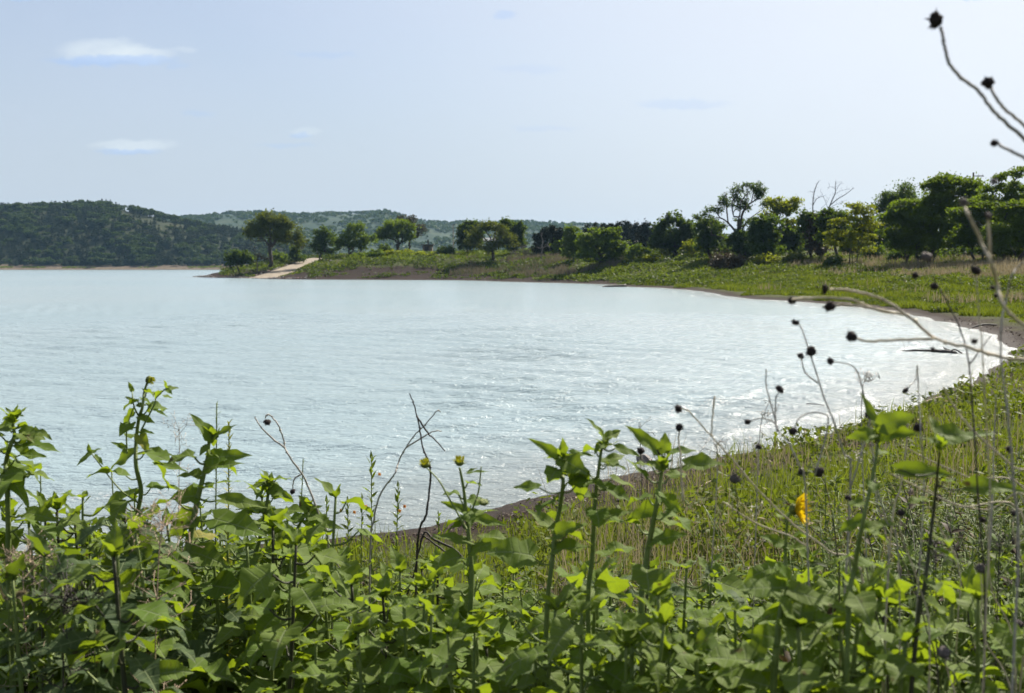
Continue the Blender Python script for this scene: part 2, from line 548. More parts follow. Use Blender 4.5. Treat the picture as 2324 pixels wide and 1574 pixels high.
m, t = new_mat('ground')
at = t.n('ShaderNodeAttribute', attribute_name='shore_distance')
tcn = t.n('ShaderNodeTexCoord')
n1 = t.n('ShaderNodeTexNoise', {'Vector': tcn.outputs['Object'], 'Scale': .35, 'Detail': 6.0, 'Roughness': .65})
n2 = t.n('ShaderNodeTexNoise', {'Vector': tcn.outputs['Object'], 'Scale': 9.0, 'Detail': 6.0, 'Roughness': .7})
n3 = t.n('ShaderNodeTexNoise', {'Vector': tcn.outputs['Object'], 'Scale': 60.0, 'Detail': 4.0, 'Roughness': .7})
mud = t.ramp(n2.outputs[0], [(.3, (.013, .009, .0075)), (.52, (.027, .019, .0155)), (.75, (.062, .046, .036))])
grs = t.ramp(n1.outputs[0], [(.3, (.024, .034, .010)), (.5, (.042, .056, .014)), (.7, (.07, .066, .028))])
grs = t.mix(t.m('MULTIPLY', n2.outputs[0], .6), grs, (.05, .045, .02))
sdn = t.m('MULTIPLY_ADD', t.m('SUBTRACT', n1.outputs[0], .5), 4.0, at.outputs['Fac'])
sx = t.n('ShaderNodeSeparateXYZ', {0: tcn.outputs['Object']})
pen = t.m('MULTIPLY', t.sm(sx.outputs[1], 170.0, 220.0), 12.0)
c = t.mix(t.sm(t.m('SUBTRACT', sdn, pen), .7, 2.6), mud, grs)
wet = t.m('SUBTRACT', 1.0, t.sm(at.outputs['Fac'], 0.2, 0.9))
c = t.mix(t.sm(sx.outputs[1], 450.0, 600.0), c, t.ramp(n1.outputs[0], [(.35, (.07, .052, .04)), (.65, (.14, .115, .08))]))
c = t.mix(t.m('MULTIPLY', wet, .55), c, (.03, .024, .021))
bmp = t.n('ShaderNodeBump', {'Height': t.m('ADD', n2.outputs[0], t.m('MULTIPLY', n3.outputs[0], .4)), 'Strength': .7, 'Distance': .06})
p = t.n('ShaderNodeBsdfPrincipled', {'Base Color': c, 'Roughness': t.m('MULTIPLY_ADD', wet, -.2, .92), 'Specular IOR Level': .05, 'Normal': bmp.outputs[0]})
t.n('ShaderNodeOutputMaterial', {0: p.outputs[0]})
ground = tag(mb.build('ground', m), kind='structure')
a = ground.data.attributes.new('shore_distance', 'FLOAT', 'POINT')
a.data.foreach_set('value', gsd.astype(np.float32))

# water: one sheet with real low waves near the camera, fine ripples in the material
angw = np.concatenate([np.linspace(-1.65, -.56, 50), np.linspace(-.55, .55, 560), np.linspace(.57, .9, 12)])
radw = np.concatenate([np.geomspace(7, 70, 420), np.geomspace(71, 3200, 160)])
wx, wy, wq = polar_grid(angw, radw)
wr = np.hypot(wx, wy)
wsd = -sdist(wx, wy)
wz = np.zeros_like(wx)
wrg = np.random.default_rng(3)
for k in range(26):
    lam = wrg.uniform(.35, 2.2)
    th = R(205) + wrg.normal(0, .42)      # the breeze comes from the left and far side
    kx, ky = math.sin(th) * 2 * math.pi / lam, math.cos(th) * 2 * math.pi / lam
    ph = wrg.uniform(0, 6.28)
    s = np.sin(kx * wx + ky * wy + ph + 1.2 * vnoise(wx / 6, wy / 6, k))
    wz += .0058 * lam ** .85 * (s + .25 * np.cos(2 * (kx * wx + ky * wy + ph)))
wz *= (0.6 + .55 * np.clip(fbm(wx / 9, wy / 22, 2, 9) + .6, 0, 1.4)) * np.clip(wsd / 3, 0.08, 1) * np.clip(1.35 - wr / 110, .0, 1)
# small breakers running along the near shore
for (dist, amp, sdv) in ((1.3, .045, 41), (3.4, .05, 42)):
    ld = wsd - dist - .55 * vnoise(wx / 3.5, wy / 3.5, sdv)
    wz += amp * np.exp(-(ld / .16) ** 2) * np.clip(vnoise(wx / 4.2, wy / 4.2, sdv + 3) * 1.3 + .3, 0, 1) * (wr < 60) * (wsd > .2)
mb = MB()
mb.add(np.stack([wx, wy, wz], 1), wq[:, ::-1])
m, t = new_mat('water')
tcn = t.n('ShaderNodeTexCoord')
mp = t.n('ShaderNodeMapping', {'Vector': tcn.outputs['Object'], 'Rotation': (0, 0, R(-20)), 'Scale': (.6, 1.3, 1)})
n1 = t.n('ShaderNodeTexNoise', {'Vector': mp.outputs[0], 'Scale': 4.6, 'Detail': 4.0, 'Roughness': .62, 'Distortion': .5})
n2 = t.n('ShaderNodeTexNoise', {'Vector': mp.outputs[0], 'Scale': 16.0, 'Detail': 3.0, 'Roughness': .6})
n3 = t.n('ShaderNodeTexNoise', {'Vector': tcn.outputs['Object'], 'Scale': .025, 'Detail': 4.0})
hgt = t.m('MULTIPLY_ADD', n2.outputs[0], .22, n1.outputs[0])
bmp = t.n('ShaderNodeBump', {'Height': hgt, 'Strength': 1.0, 'Distance': .11})
at = t.n('ShaderNodeAttribute', attribute_name='shore_distance')
shallow = t.m('SUBTRACT', 1.0, t.sm(at.outputs['Fac'], 0.0, 5.0))
c = t.mix(t.sm(n3.outputs[0], .35, .7), (.232, .30, .318), (.26, .315, .328))
c = t.mix(t.m('MULTIPLY', shallow, .55), c, (.15, .145, .13))
foam = t.n('ShaderNodeAttribute', attribute_name='foam')
nf = t.n('ShaderNodeTexNoise', {'Vector': tcn.outputs['Object'], 'Scale': 13.0, 'Detail': 5.0, 'Roughness': .75})
ff = t.m('MULTIPLY', foam.outputs['Fac'], t.sm(nf.outputs[0], .50, .64), clamp=True)
c = t.mix(ff, c, (.42, .41, .40))
p = t.n('ShaderNodeBsdfPrincipled', {'Base Color': c, 'Roughness': t.m('MULTIPLY_ADD', ff, .4, .195), 'IOR': 1.33, 'Specular IOR Level': .40, 'Normal': bmp.outputs[0]})
t.n('ShaderNodeOutputMaterial', {0: p.outputs[0]})
water = tag(mb.build('water', m), kind='structure')
a = water.data.attributes.new('shore_distance', 'FLOAT', 'POINT')
a.data.foreach_set('value', wsd.astype(np.float32))
fo = np.zeros_like(wx)
for (dist, wd, sdv) in ((.15, .16, 40), (1.25, .16, 41), (3.35, .2, 42)):
    ld = wsd - dist - .55 * vnoise(wx / 3.5, wy / 3.5, sdv) * (dist > 1)
    fo += np.exp(-(ld / wd) ** 2) * np.clip(vnoise(wx / 4.2, wy / 4.2, sdv + 3) * 1.6 + .15 + .5 * (dist < 1), 0, 1)
fo += .5 * np.exp(-((wsd - .15) / (.12 + wr * .003)) ** 2) * (wr > 30)
a = water.data.attributes.new('foam', 'FLOAT', 'POINT')
a.data.foreach_set('value', np.clip(fo, 0, 1).astype(np.float32))


# ------------------------------------------------------------------ hills across the water
def skyline(pts):
    p = np.array(pts, float)
    return lambda u: np.interp(u, p[:, 0], p[:, 1])


sky_near = skyline([(-900, 500), (-400, 478), (0, 479), (100, 478), (190, 473), (250, 471), (290, 480), (333, 491), (400, 510), (440, 521), (500, 528), (560, 533), (640, 545), (720, 572), (800, 598), (900, 604)])
sky_far = skyline([(-600, 540), (200, 520), (380, 504), (420, 503), (467, 500), (517, 493), (600, 489), (667, 493), (723, 490), (801, 489), (855, 486), (875, 481), (903, 489), (943, 503), (991, 507), (1031, 508), (1106, 505), (1173, 506), (1292, 509), (1343, 513), (1500, 524), (1800, 540), (2600, 560)])


def hill_z(u, y, kind):
    u, y = np.asarray(u, float), np.asarray(y, float)
    if kind == 'near':
        y0, yr, y1 = 856.0, 1060.0, 1500.0
        zr = CAMZ + (604 - sky_near(u)) / F * yr
        rough, base = 5.0, -2.0
    else:
        y0, yr, y1 = 1250.0, 2200.0, 2900.0
        zr = CAMZ + (604 - sky_far(u)) / F * yr
        rough, base = 13.0, -2.0
    s = np.clip((y - y0) / (yr - y0), 0, 1)
    x = (u - 1162) / F * y
    prof = np.sin(s * math.pi / 2) ** (1.0 if kind == 'near' else 1.35)
    back = 1 - .75 * np.clip((y - yr) / (y1 - yr), 0, 1) ** 1.5
    z = base + (zr - base) * prof * back
    env = np.sin(np.clip(s, 0, 1) * math.pi) ** .7
    sc = 70.0 if kind == 'near' else 190.0
    gul = fbm(x / sc, y / (sc * 2.3), 4, 11 if kind == 'near' else 23)
    return z + rough * env * (gul - .25)


for kind, us, ys in (('near', np.linspace(-900, 900, 260), np.linspace(838, 1480, 90)), ('far', np.linspace(-600, 2600, 380), np.linspace(1240, 2880, 110))):
    U, Y = np.meshgrid(us, ys)
    Z = hill_z(U, Y, kind)
    X = (U - 1162) / F * Y
    n, mm_ = U.shape
    i = np.arange(n - 1)[:, None] * mm_
    j = np.arange(mm_ - 1)[None]
    q = np.stack([i + j, i + j + 1, i + j + 1 + mm_, i + j + mm_], -1).reshape(-1, 4)
    mb = MB()
    mb.add(np.stack([X.ravel(), Y.ravel(), Z.ravel()], 1), q)
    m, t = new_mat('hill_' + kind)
    tcn = t.n('ShaderNodeTexCoord')
    n1 = t.n('ShaderNodeTexNoise', {'Vector': tcn.outputs['Object'], 'Scale': .012, 'Detail': 8.0, 'Roughness': .68})
    n2 = t.n('ShaderNodeTexNoise', {'Vector': tcn.outputs['Object'], 'Scale': .09, 'Detail': 5.0, 'Roughness': .7})
    if kind == 'near':
        c = t.ramp(n2.outputs[0], [(.35, (.016, .022, .011)), (.62, (.03, .036, .016)), (.8, (.13, .11, .07))])
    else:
        c = t.ramp(n1.outputs[0], [(.36, (.014, .030, .021)), (.5, (.024, .042, .026)), (.64, (.05, .066, .038)), (.78, (.09, .095, .055))])  # blue of distant haze is put into these hill colours
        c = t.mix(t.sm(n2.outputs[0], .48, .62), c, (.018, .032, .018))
    p = t.n('ShaderNodeBsdfPrincipled', {'Base Color': c, 'Roughness': .95, 'Specular IOR Level': .1})
    t.n('ShaderNodeOutputMaterial', {0: p.outputs[0]})
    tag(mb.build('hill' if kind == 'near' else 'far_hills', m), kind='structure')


# ------------------------------------------------------------------ foliage cards
def cards(mb, cen, size, g, up=0.35, aspect=1.6, mi=0):
    """many small leaf-shaped faces with random directions"""
    n = len(cen)
    nrm = unit(g.normal(size=(n, 3)) + np.array((0, 0, up * 2)))
    a = unit(np.cross(nrm, g.normal(size=(n, 3))))
    b = np.cross(nrm, a)
    s = np.broadcast_to(np.asarray(size, float), (n,))[:, None] * g.uniform(.65, 1.3, (n, 1))
    a = a * s * aspect * .5
    b = b * s * .5
    v = np.stack([cen - a, cen - b * g.uniform(.6, 1.1, (n, 1)) + nrm * s * .08, cen + a, cen + b * g.uniform(.6, 1.1, (n, 1)) + nrm * s * .08], 1)
    q = np.arange(n * 4).reshape(n, 4)
    mb.add(v.reshape(-1, 3), q, mi=mi)


def far_tree_cards(kind, n, g):
    """card centres for a small distant tree of unit height"""
    if kind == 'cedar':
        z = 1 - g.uniform(0, 1, n) ** .62
        r = .26 * (1 - z) ** .75 * g.uniform(.45, 1.0, n) + .015
        th = g.uniform(0, 6.283, n)
        return np.stack([r * np.cos(th), r * np.sin(th), z * .96 + .04], 1)
    k = g.integers(4, 7)
    lob = np.stack([g.normal(0, .14, k), g.normal(0, .14, k), g.uniform(.45, .72, k)], 1)
    i = g.integers(0, k, n)
    d = unit(g.normal(size=(n, 3))) * g.uniform(.55, 1, (n, 1)) * np.array((.23, .23, .19))
    return lob[i] + d


# ------------------------------------------------------------------ forest on the near hill
fg = np.random.default_rng(21)
proto = {}
for kd, mat, nn in (('cedar', 'hill_cedar', 3), ('leaf', 'hill_leaf', 3)):
    for k in range(nn):
        mb = MB()
        cards(mb, far_tree_cards('cedar' if kd == 'cedar' else 'leaf', 210, fg), .085 if kd == 'cedar' else .12, fg, up=.4)
        proto[kd, k] = mb
cand = []
tries = 0
while len(cand) < 2100 and tries < 40000:
    tries += 1
    u = fg.uniform(-60, 830)
    y = 858 + (1085 - 858) * fg.uniform(0, 1) ** 1.1
    z = max(float(hill_z(u, y, 'near')), 3.0)
    v = 604 - (z - CAMZ) * F / y
    # open grassy ridge on the right shoulder
    ridge = abs((v) - np.interp(u, [270, 300, 420], [478, 497, 522])) < 10 and 275 < u < 425
    if ridge and fg.uniform() < .86:
        continue
    cand.append((u, y, z))
cand.sort(key=lambda c: c[1])
pm = {}
stuff = {'cedar': MB(), 'leaf': MB()}
for idx, (u, y, z) in enumerate(cand):
    kd = 'cedar' if (fbm(u / 45, y / 30, 2, 31) + fg.normal(0, .45) > -.25) else 'leaf'
    k = int(fg.integers(0, 3))
    hgt_ = fg.uniform(5.0, 8.5) * (1.0 if kd == 'cedar' else 1.08)
    wid = hgt_ * fg.uniform(.95, 1.5)
    rot = fg.uniform(0, 6.28)
    x = (u - 1162) / F * y
    if idx < 150:
        if (kd, k) not in pm:
            pm[kd, k] = proto[kd, k].mesh('hillside_tree', M['hill_cedar' if kd == 'cedar' else 'hill_leaf'])
        o = bpy.data.objects.new('cedar_tree' if kd == 'cedar' else 'broadleaf_tree', pm[kd, k])
        C.objects.link(o)
        o.location = (x, y, z - .2)
        o.scale = (wid, wid, hgt_)
        o.rotation_euler = (0, 0, rot)
        if kd == 'cedar':
            tag(o, 'small dark cedar at the foot of the wooded hill across the lake', 'tree', 'cedars along the foot of the hill')
        else:
            tag(o, 'rounded mid green tree at the foot of the wooded hill across the lake', 'tree', 'broadleaf trees along the foot of the hill')
    else:
        V = np.concatenate(proto[kd, k].v)
        cs, sn = math.cos(rot), math.sin(rot)
        W = np.stack([(V[:, 0] * cs - V[:, 1] * sn) * wid + x, (V[:, 0] * sn + V[:, 1] * cs) * wid + y, V[:, 2] * hgt_ + z - .2], 1)
        off = stuff[kd].n
        stuff[kd].v.append(W)
        stuff[kd].uv.append(np.zeros((len(W), 2)))
        for f_ in proto[kd, k].f:
            stuff[kd].f.append(f_ + off)
            stuff[kd].mi.append((len(f_), 0))
        stuff[kd].n += len(W)
tag(stuff['cedar'].build('cedar_wood', M['hill_cedar']), 'dark cedar wood covering the hill across the lake', 'wood', kind='stuff')
tag(stuff['leaf'].build('broadleaf_wood', M['hill_leaf']), 'mid green broadleaf trees mixed through the wood on the hill', 'wood', kind='stuff')

# scrub on the far hills
mb = MB()
n = 8000
u = fg.uniform(330, 1560, n)
y = 1280 + (2215 - 1280) * fg.uniform(0, 1, n) ** .8
keep = fbm(u / 40, y / 90, 3, 55) + fg.normal(0, .25, n) > -.05
u, y = u[keep], y[keep]
z = hill_z(u, y, 'far')
for uu, y_, z_ in zip(u, y, z):
    h_ = fg.uniform(3.5, 8.0)
    cen = far_tree_cards('leaf', 22, fg) * h_ * np.array((1.5, 1.5, 1)) + np.array(((uu - 1162) / F * y_, y_, z_ - .6))
    cards(mb, cen, h_ * .42, fg)
tag(mb.build('hillside_scrub', M['hill_leaf']), 'scrub dotted over the hazy far hills', 'scrub', kind='stuff')
# bushes and grass along the far shore
mb = MB()
n = 5000
u = fg.uniform(-150, 560, n)
x = (u - 1162) / F * 846
y = np.array([846.0] * n) + fg.uniform(-4, 8, n)
z = height(x, y)
k_ = (z > 1.3) & (fbm(x / 14, y / 9, 2, 91) > -.2 + .0016 * u)
cards(mb, np.stack([x, y, z + fg.uniform(.1, .5, n)], 1)[k_], .8, fg, up=.6)
tag(mb.build('shore_grass', M['weed']), 'strip of green grass along the far shore', 'grass', kind='stuff')


# ------------------------------------------------------------------ trees
def ground_depth(u, v, lo=30.0, hi=420.0):
    """distance at which the ray through (u, v) meets the ground"""
    ds = np.arange(lo, hi, .5)
    ray = np.array([P(u, v, 1.0)])[0]
    dir_ = ray - np.array((0, 0, CAMZ))
    x, y, z = dir_[0] * ds, dir_[1] * ds, CAMZ + dir_[2] * ds
    h = height(x, y)
    k = np.nonzero((h >= z) & (h > .15))[0]
    return float(ds[k[0]]) if len(k) else None


def tree(name, label, d, lobes, base_u, mat, cat='tree', leaf=.35, dens=1.0, bark='bark', trunk_r=None, trunks=1, fork=.4, clump=None,
         group=None, sparse=0.0, flat=1.0, seed=0, base_v=None, leafless=False, up=.35, twig=1.0, depth=1.0, foot=None, limbs=None):
    """lobes: (u, v, half width, half height) in reference pixels at distance d"""
    g = np.random.default_rng(seed * 131 + int(d) * 7 + int(base_u))
    if name != 'backing_tree':
        vb = foot or base_v or max(v + rv * (.95 if cat == 'shrub' else 1.6) for u, v, ru, rv in lobes)
        dn = ground_depth(base_u, vb)
        if dn is not None and dn < 345:
            leaf, clump = leaf * (dn / d) ** .7, (clump * dn / d if clump else None)
            d = dn
        base_v = None
    bx = (base_u - 1162) / F * d
    bz = gz(bx, d) if base_v is None else float(P(base_u, base_v, d)[2])
    base = np.array((bx, d, bz))
    root = thing(name, base, label, cat, group)
    s = d / F
    L = []
    for i, (u, v, ru, rv) in enumerate(lobes):
        c0 = P(u, v, d)
        dep = g.uniform(-.5, .5) * ru * s * depth
        rv2 = rv * (1.12 if cat != 'shrub' else 1.05)
        L.append((c0 + np.array((0, dep, 0)), np.array((ru * 1.08 * s, max(ru * .85, rv * .8) * s * depth, rv2 * s))))
    top = max(c[2] + r[2] for c, r in L)
    H = top - bz
    vol = sum(r[0] * r[2] for c, r in L)
    # clumps
    cl = []
    cs = clump or max(.09 * H, .5)
    for c, r in L:
        n = max(3, int(3.0 * dens * r[0] * r[2] / (cs * cs) + 2))
        dv = unit(g.normal(size=(n, 3)))
        rr = g.uniform(.3, 1.18, (n, 1)) ** .7
        cl.append(c + dv * rr * r * .92)
    # clumps that knit neighbouring boughs together
    if not sparse and not leafless and len(L) > 3:
        for i in range(len(L)):
            ds_ = sorted(range(len(L)), key=lambda q: np.linalg.norm(L[q][0] - L[i][0]))[1:3]
            for q in ds_:
                t_ = g.uniform(.3, .7, (1, 1))
                cl.append(L[i][0] * t_ + L[q][0] * (1 - t_) + g.normal(size=(1, 3)) * cs * .4)
    cl = np.concatenate(cl)
    cl[:, 2] = np.maximum(cl[:, 2], bz + .12 * H * (0 if cat == 'shrub' else 1) + .1)
    if sparse:
        cl = cl[g.uniform(size=len(cl)) > sparse * .3]
    # branches: connect every clump to the nearest node that lies inward of it
    tr = trunk_r or max(.028 * H, .05)
    nodes, parent = [], []
    cenx = np.mean([c for c, r in L], axis=0)
    for k in range(trunks):
        off = (np.array((g.normal(0, 1), g.normal(0, 1), 0)) * tr * 2.2) if trunks > 1 else np.zeros(3)
        lean = (np.array((cenx[0], cenx[1], 0)) - np.array((base[0], base[1], 0))) * .35 + off * 2.0
        prev = -1
        for i, tt in enumerate(np.linspace(0, 1, 5)):
            p_ = base + off + lean * tt ** 1.3 + np.array((g.normal(0, .02) * H * (tt > 0), g.normal(0, .02) * H * (tt > 0), fork * H * tt))
            if i == 0:
                p_ = p_ - np.array((0, 0, .25))
            nodes.append(p_)
            parent.append(prev)
            prev = len(nodes) - 1
    for lb in (limbs or []):
        q3 = smooth_path([P(u, v, d) + np.array((0, g.normal(0, .035) * H * min(i, 3), 0)) for i, (u, v) in enumerate(lb)], 4)
        N = np.array(nodes)
        prev = int(np.argmin(np.linalg.norm(N - q3[0], axis=1)))
        for p_ in q3:
            nodes.append(p_)
            parent.append(prev)
            prev = len(nodes) - 1
    first = len(nodes)
    forkp = base + np.array((0, 0, fork * H))
    order = np.argsort(np.linalg.norm(cl - forkp, axis=1))
    for i in order:
        c = cl[i]
        N = np.array(nodes)
        dist = np.linalg.norm(N - c, axis=1)
        cost = dist + .9 * np.maximum(0, N[:, 2] - c[2] + .05 * H) + .18 * np.linalg.norm(N - forkp, axis=1) * 0
        cost[:1] += H
        if trunks > 1:
            for k in range(trunks):
                cost[k * 5] += H
        b = int(np.argmin(cost))
        steps = max(1, int(dist[b] / (.10 * H)) + 1)
        pb = nodes[b]
        sag = np.array((0, 0, .10 * dist[b]))
        prev = b
        for q in range(1, steps + 1):
            tt = q / steps
            p_ = pb + (c - pb) * tt - sag * math.sin(math.pi * tt) * .6 + g.normal(0, .012 * H, 3) * (q < steps)
            nodes.append(p_)
            parent.append(prev)
            prev = len(nodes) - 1
    nodes = np.array(nodes)
    wgt = np.ones(len(nodes)) * .35
    if limbs:
        wgt[trunks * 5:first] += .5
    for i in range(len(nodes) - 1, -1, -1):
        if parent[i] >= 0:
            wgt[parent[i]] += wgt[i]
    rad = tr * (wgt / wgt.max()) ** .46 * (1.0)
    rad = np.maximum(rad, .010 * twig * (1 + d / 120))
    kids = {}
    for i, p_ in enumerate(parent):
        kids.setdefault(p_, []).append(i)
    mb = MB()
    done = set()
    for i in range(len(nodes)):
        if parent[i] >= 0 and i in done:
            continue
        chain = [i] if parent[i] < 0 else [parent[i], i]
        done.add(i)
        cur = i
        while cur in kids:
            nx = max(kids[cur], key=lambda q: wgt[q])
            if nx in done:
                break
            done.add(nx)
            chain.append(nx)
            cur = nx
        if len(chain) > 1:
            rr = rad[chain].copy()
            if parent[i] >= 0:
                rr[0] = min(rr[0], rr[1] * 1.15)
            mb.tube(nodes[chain], rr, 6 if rr[0] > .08 else 4, cap=False)
    if leafless:
        for c in cl:
            for _ in range(5):
                e = c + unit(g.normal(size=3) + (0, 0, .5)) * cs * g.uniform(.5, 1.4)
                mb.tube([c, (c + e) / 2 + g.normal(0, .05 * cs, 3), e], [.012 * (1 + d / 130), .006 * (1 + d / 130)], 3, cap=False)
    mb.build('trunk', M[bark], root, origin=base)
    if not leafless:
        mb = MB()
        per = max(6, int(6.0 * dens * (cs * 1.25 / leaf) ** 2 * (1 - sparse * .6)))
        cc = np.repeat(cl, per, axis=0)
        sc = g.uniform(.6, 1.25, len(cl)).repeat(per)[:, None]
        off = g.normal(size=(len(cc), 3)) * np.array((.60, .60, .44 * flat)) * cs * sc
        cc = cc + off
        cc[:, 2] = np.maximum(cc[:, 2], height(cc[:, 0], cc[:, 1]) + .05)
        cards(mb, cc, leaf, g, up=up)
        mb.build('crown', M[mat], root, origin=base)
    return root


T = tree
# peninsula, left to right
T('spreading_tree', 'tall spreading tree with open olive crown and forked trunk left of the boat ramp', 288, [(613, 499, 27, 12), (590, 508, 22, 16), (640, 506, 20, 15), (577, 531, 20, 14), (613, 524, 33, 16), (655, 526, 26, 17), (676, 546, 14, 12), (563, 524, 9, 8), (640, 545, 18, 7)], 614, 'leaf_olive', leaf=.42, dens=.95, trunk_r=.55, fork=.22, clump=1.15, seed=1, foot=583, limbs=[[(611, 561), (601, 545), (584, 536), (562, 530)], [(602, 547), (577, 548)], [(612, 560), (609, 541), (602, 527), (591, 512)], [(615, 560), (614, 541), (613, 523), (612, 505)], [(617, 560), (628, 545), (643, 540), (664, 540)], [(624, 549), (633, 527), (641, 509)], [(643, 540), (661, 529), (672, 527)]])
T('small_tree', 'thin greyish tree drooping just behind the tall spreading tree', 305, [(680, 555, 16, 12), (668, 562, 14, 10)], 676, 'leaf_grey', leaf=.4, dens=.6, sparse=.4, seed=2, foot=584)
T('round_bush', 'dark green bush at the water end of the boat ramp', 276, [(540, 583, 26, 15), (525, 592, 16, 14), (560, 590, 20, 14), (548, 574, 12, 7)], 541, 'leaf_dark', cat='shrub', leaf=.4, trunks=3, fork=.2, seed=3)
T('bare_bush', 'grey leafless bush between the dark bush and the tall tree', 280, [(588, 578, 18, 14), (580, 588, 14, 10), (600, 588, 12, 10)], 589, 'leaf_grey', cat='shrub', leaf=.28, dens=.45, sparse=.5, bark='bark_pale', trunks=4, fork=.2, seed=4, twig=2.2)
T('green_bush', 'mid green bush under the tall spreading tree', 284, [(628, 583, 17, 10), (642, 587, 14, 8)], 632, 'leaf_mid', cat='shrub', leaf=.36, trunks=3, fork=.2, seed=5)
T('cedar_tree', 'small pointed evergreen at the left edge of the boat ramp', 288, [(672, 562, 8, 8), (670, 575, 15, 10), (674, 586, 20, 8)], 672, 'leaf_dark', leaf=.34, fork=.6, seed=6)
T('small_tree', 'feathery dark tree at the top of the boat ramp', 292, [(735, 524, 17, 8), (722, 538, 18, 13), (745, 543, 19, 16), (727, 560, 20, 13), (752, 565, 16, 12)], 737, 'leaf_dark', leaf=.38, dens=.9, fork=.3, trunks=2, seed=7, foot=584)
T('multi_stem_tree', 'olive tree with several thin trunks right of the boat ramp', 292, [(814, 514, 20, 9), (796, 530, 20, 12), (785, 545, 20, 14), (830, 543, 20, 15), (775, 558, 14, 12), (808, 556, 24, 13), (760, 548, 8, 8)], 797, 'leaf_mid', leaf=.38, dens=.85, fork=.25, trunks=4, trunk_r=.26, seed=8, foot=584)
T('round_tree', 'round crowned green tree on a single trunk left of the brown building', 306, [(896, 510, 26, 12), (874, 526, 18, 13), (921, 520, 18, 16), (896, 529, 36, 11), (930, 540, 13, 6), (866, 537, 12, 7)], 904, 'leaf_mid', leaf=.4, dens=1.15, trunk_r=.5, fork=.36, seed=9, foot=575, limbs=[[(905, 554), (896, 545), (882, 541), (869, 540)], [(905, 554), (903, 541), (896, 527), (889, 512)], [(906, 554), (913, 545), (914, 527), (914, 512)], [(907, 554), (918, 547), (933, 536)], [(905, 552), (903, 532), (903, 509)]])
T('ragged_tree', 'ragged dark tree with drooping grey branches behind the round tree', 322, [(918, 496, 12, 6), (933, 499, 11, 7), (945, 513, 11, 8), (957, 521, 10, 9), (947, 533, 7, 5), (930, 510, 10, 8)], 930, 'leaf_grey', leaf=.42, dens=.9, sparse=.25, fork=.4, seed=10, foot=574)
for i, (lab, u, v, ru, rv, mt, dd) in enumerate([
        ('dark green bush left of the round tree', 874, 566, 15, 11, 'leaf_dark', 296), ('yellow green bush at the foot of the round tree', 893, 575, 17, 6, 'leaf_lime', 290),
        ('bright lime bush below the round tree on the right', 925, 573, 16, 7, 'leaf_lime', 290), ('low lime bush in front of the brown building', 952, 578, 15, 5, 'leaf_lime', 286),
        ('dark rounded bush left of the lamp pole', 1011, 570, 17, 12, 'leaf_dark', 286), ('low yellowish bush between building and lamp pole', 984, 578, 13, 5, 'leaf_lime', 286),
        ('low green bush at the right side of the boat ramp top', 853, 575, 18, 7, 'leaf_mid', 288), ('small mid green bush right below the multi stem tree', 822, 580, 18, 5, 'leaf_mid', 284)]):
    T('low_bush', lab, dd, [(u, v, ru, rv), (u - ru * .5, v + rv * .4, ru * .6, rv * .7), (u + ru * .5, v + rv * .35, ru * .6, rv * .7)], u, mt, cat='shrub', leaf=.34, trunks=3, fork=.15, seed=20 + i)
T('dense_tree', 'dense dark tree right beside the lamp pole', 300, [(1071, 511, 18, 8), (1051, 522, 15, 13), (1045, 538, 11, 14), (1069, 533, 24, 16), (1056, 556, 18, 12), (1080, 552, 16, 12)], 1064, 'leaf_dark', leaf=.4, dens=1.2, trunks=2, fork=.3, seed=11, foot=577)
T('leaning_tree', 'spreading olive tree with open centre near the shore', 262, [(1097, 516, 22, 9), (1079, 532, 18, 12), (1124, 513, 22, 9), (1142, 531, 20, 14), (1160, 546, 18, 12), (1101, 560, 22, 11), (1130, 555, 16, 10), (1070, 548, 12, 10)], 1119, 'leaf_olive', leaf=.34, dens=.85, trunk_r=.36, trunks=2, fork=.28, seed=12, foot=590, limbs=[[(1118, 567), (1108, 550), (1095, 538), (1078, 532)], [(1119, 563), (1113, 541), (1104, 527), (1097, 512)], [(1120, 567), (1133, 545), (1144, 530)], [(1119, 552), (1124, 532), (1126, 514)]])
T('dense_tree', 'tall dense dark tree behind the spreading olive tree', 300, [(1151, 506, 13, 9), (1179, 517, 12, 13), (1168, 532, 20, 13), (1160, 557, 22, 12), (1186, 548, 10, 12), (1140, 520, 14, 10)], 1166, 'leaf_dark', leaf=.42, dens=1.2, fork=.3, seed=13, foot=580)
T('dead_bush', 'tangled grey dead branches right of the spreading olive tree', 256, [(1187, 566, 15, 10), (1175, 575, 16, 8), (1200, 578, 12, 8)], 1190, 'leaf_grey', cat='shrub', bark='bark_pale', leafless=True, trunks=3, fork=.2, seed=14)
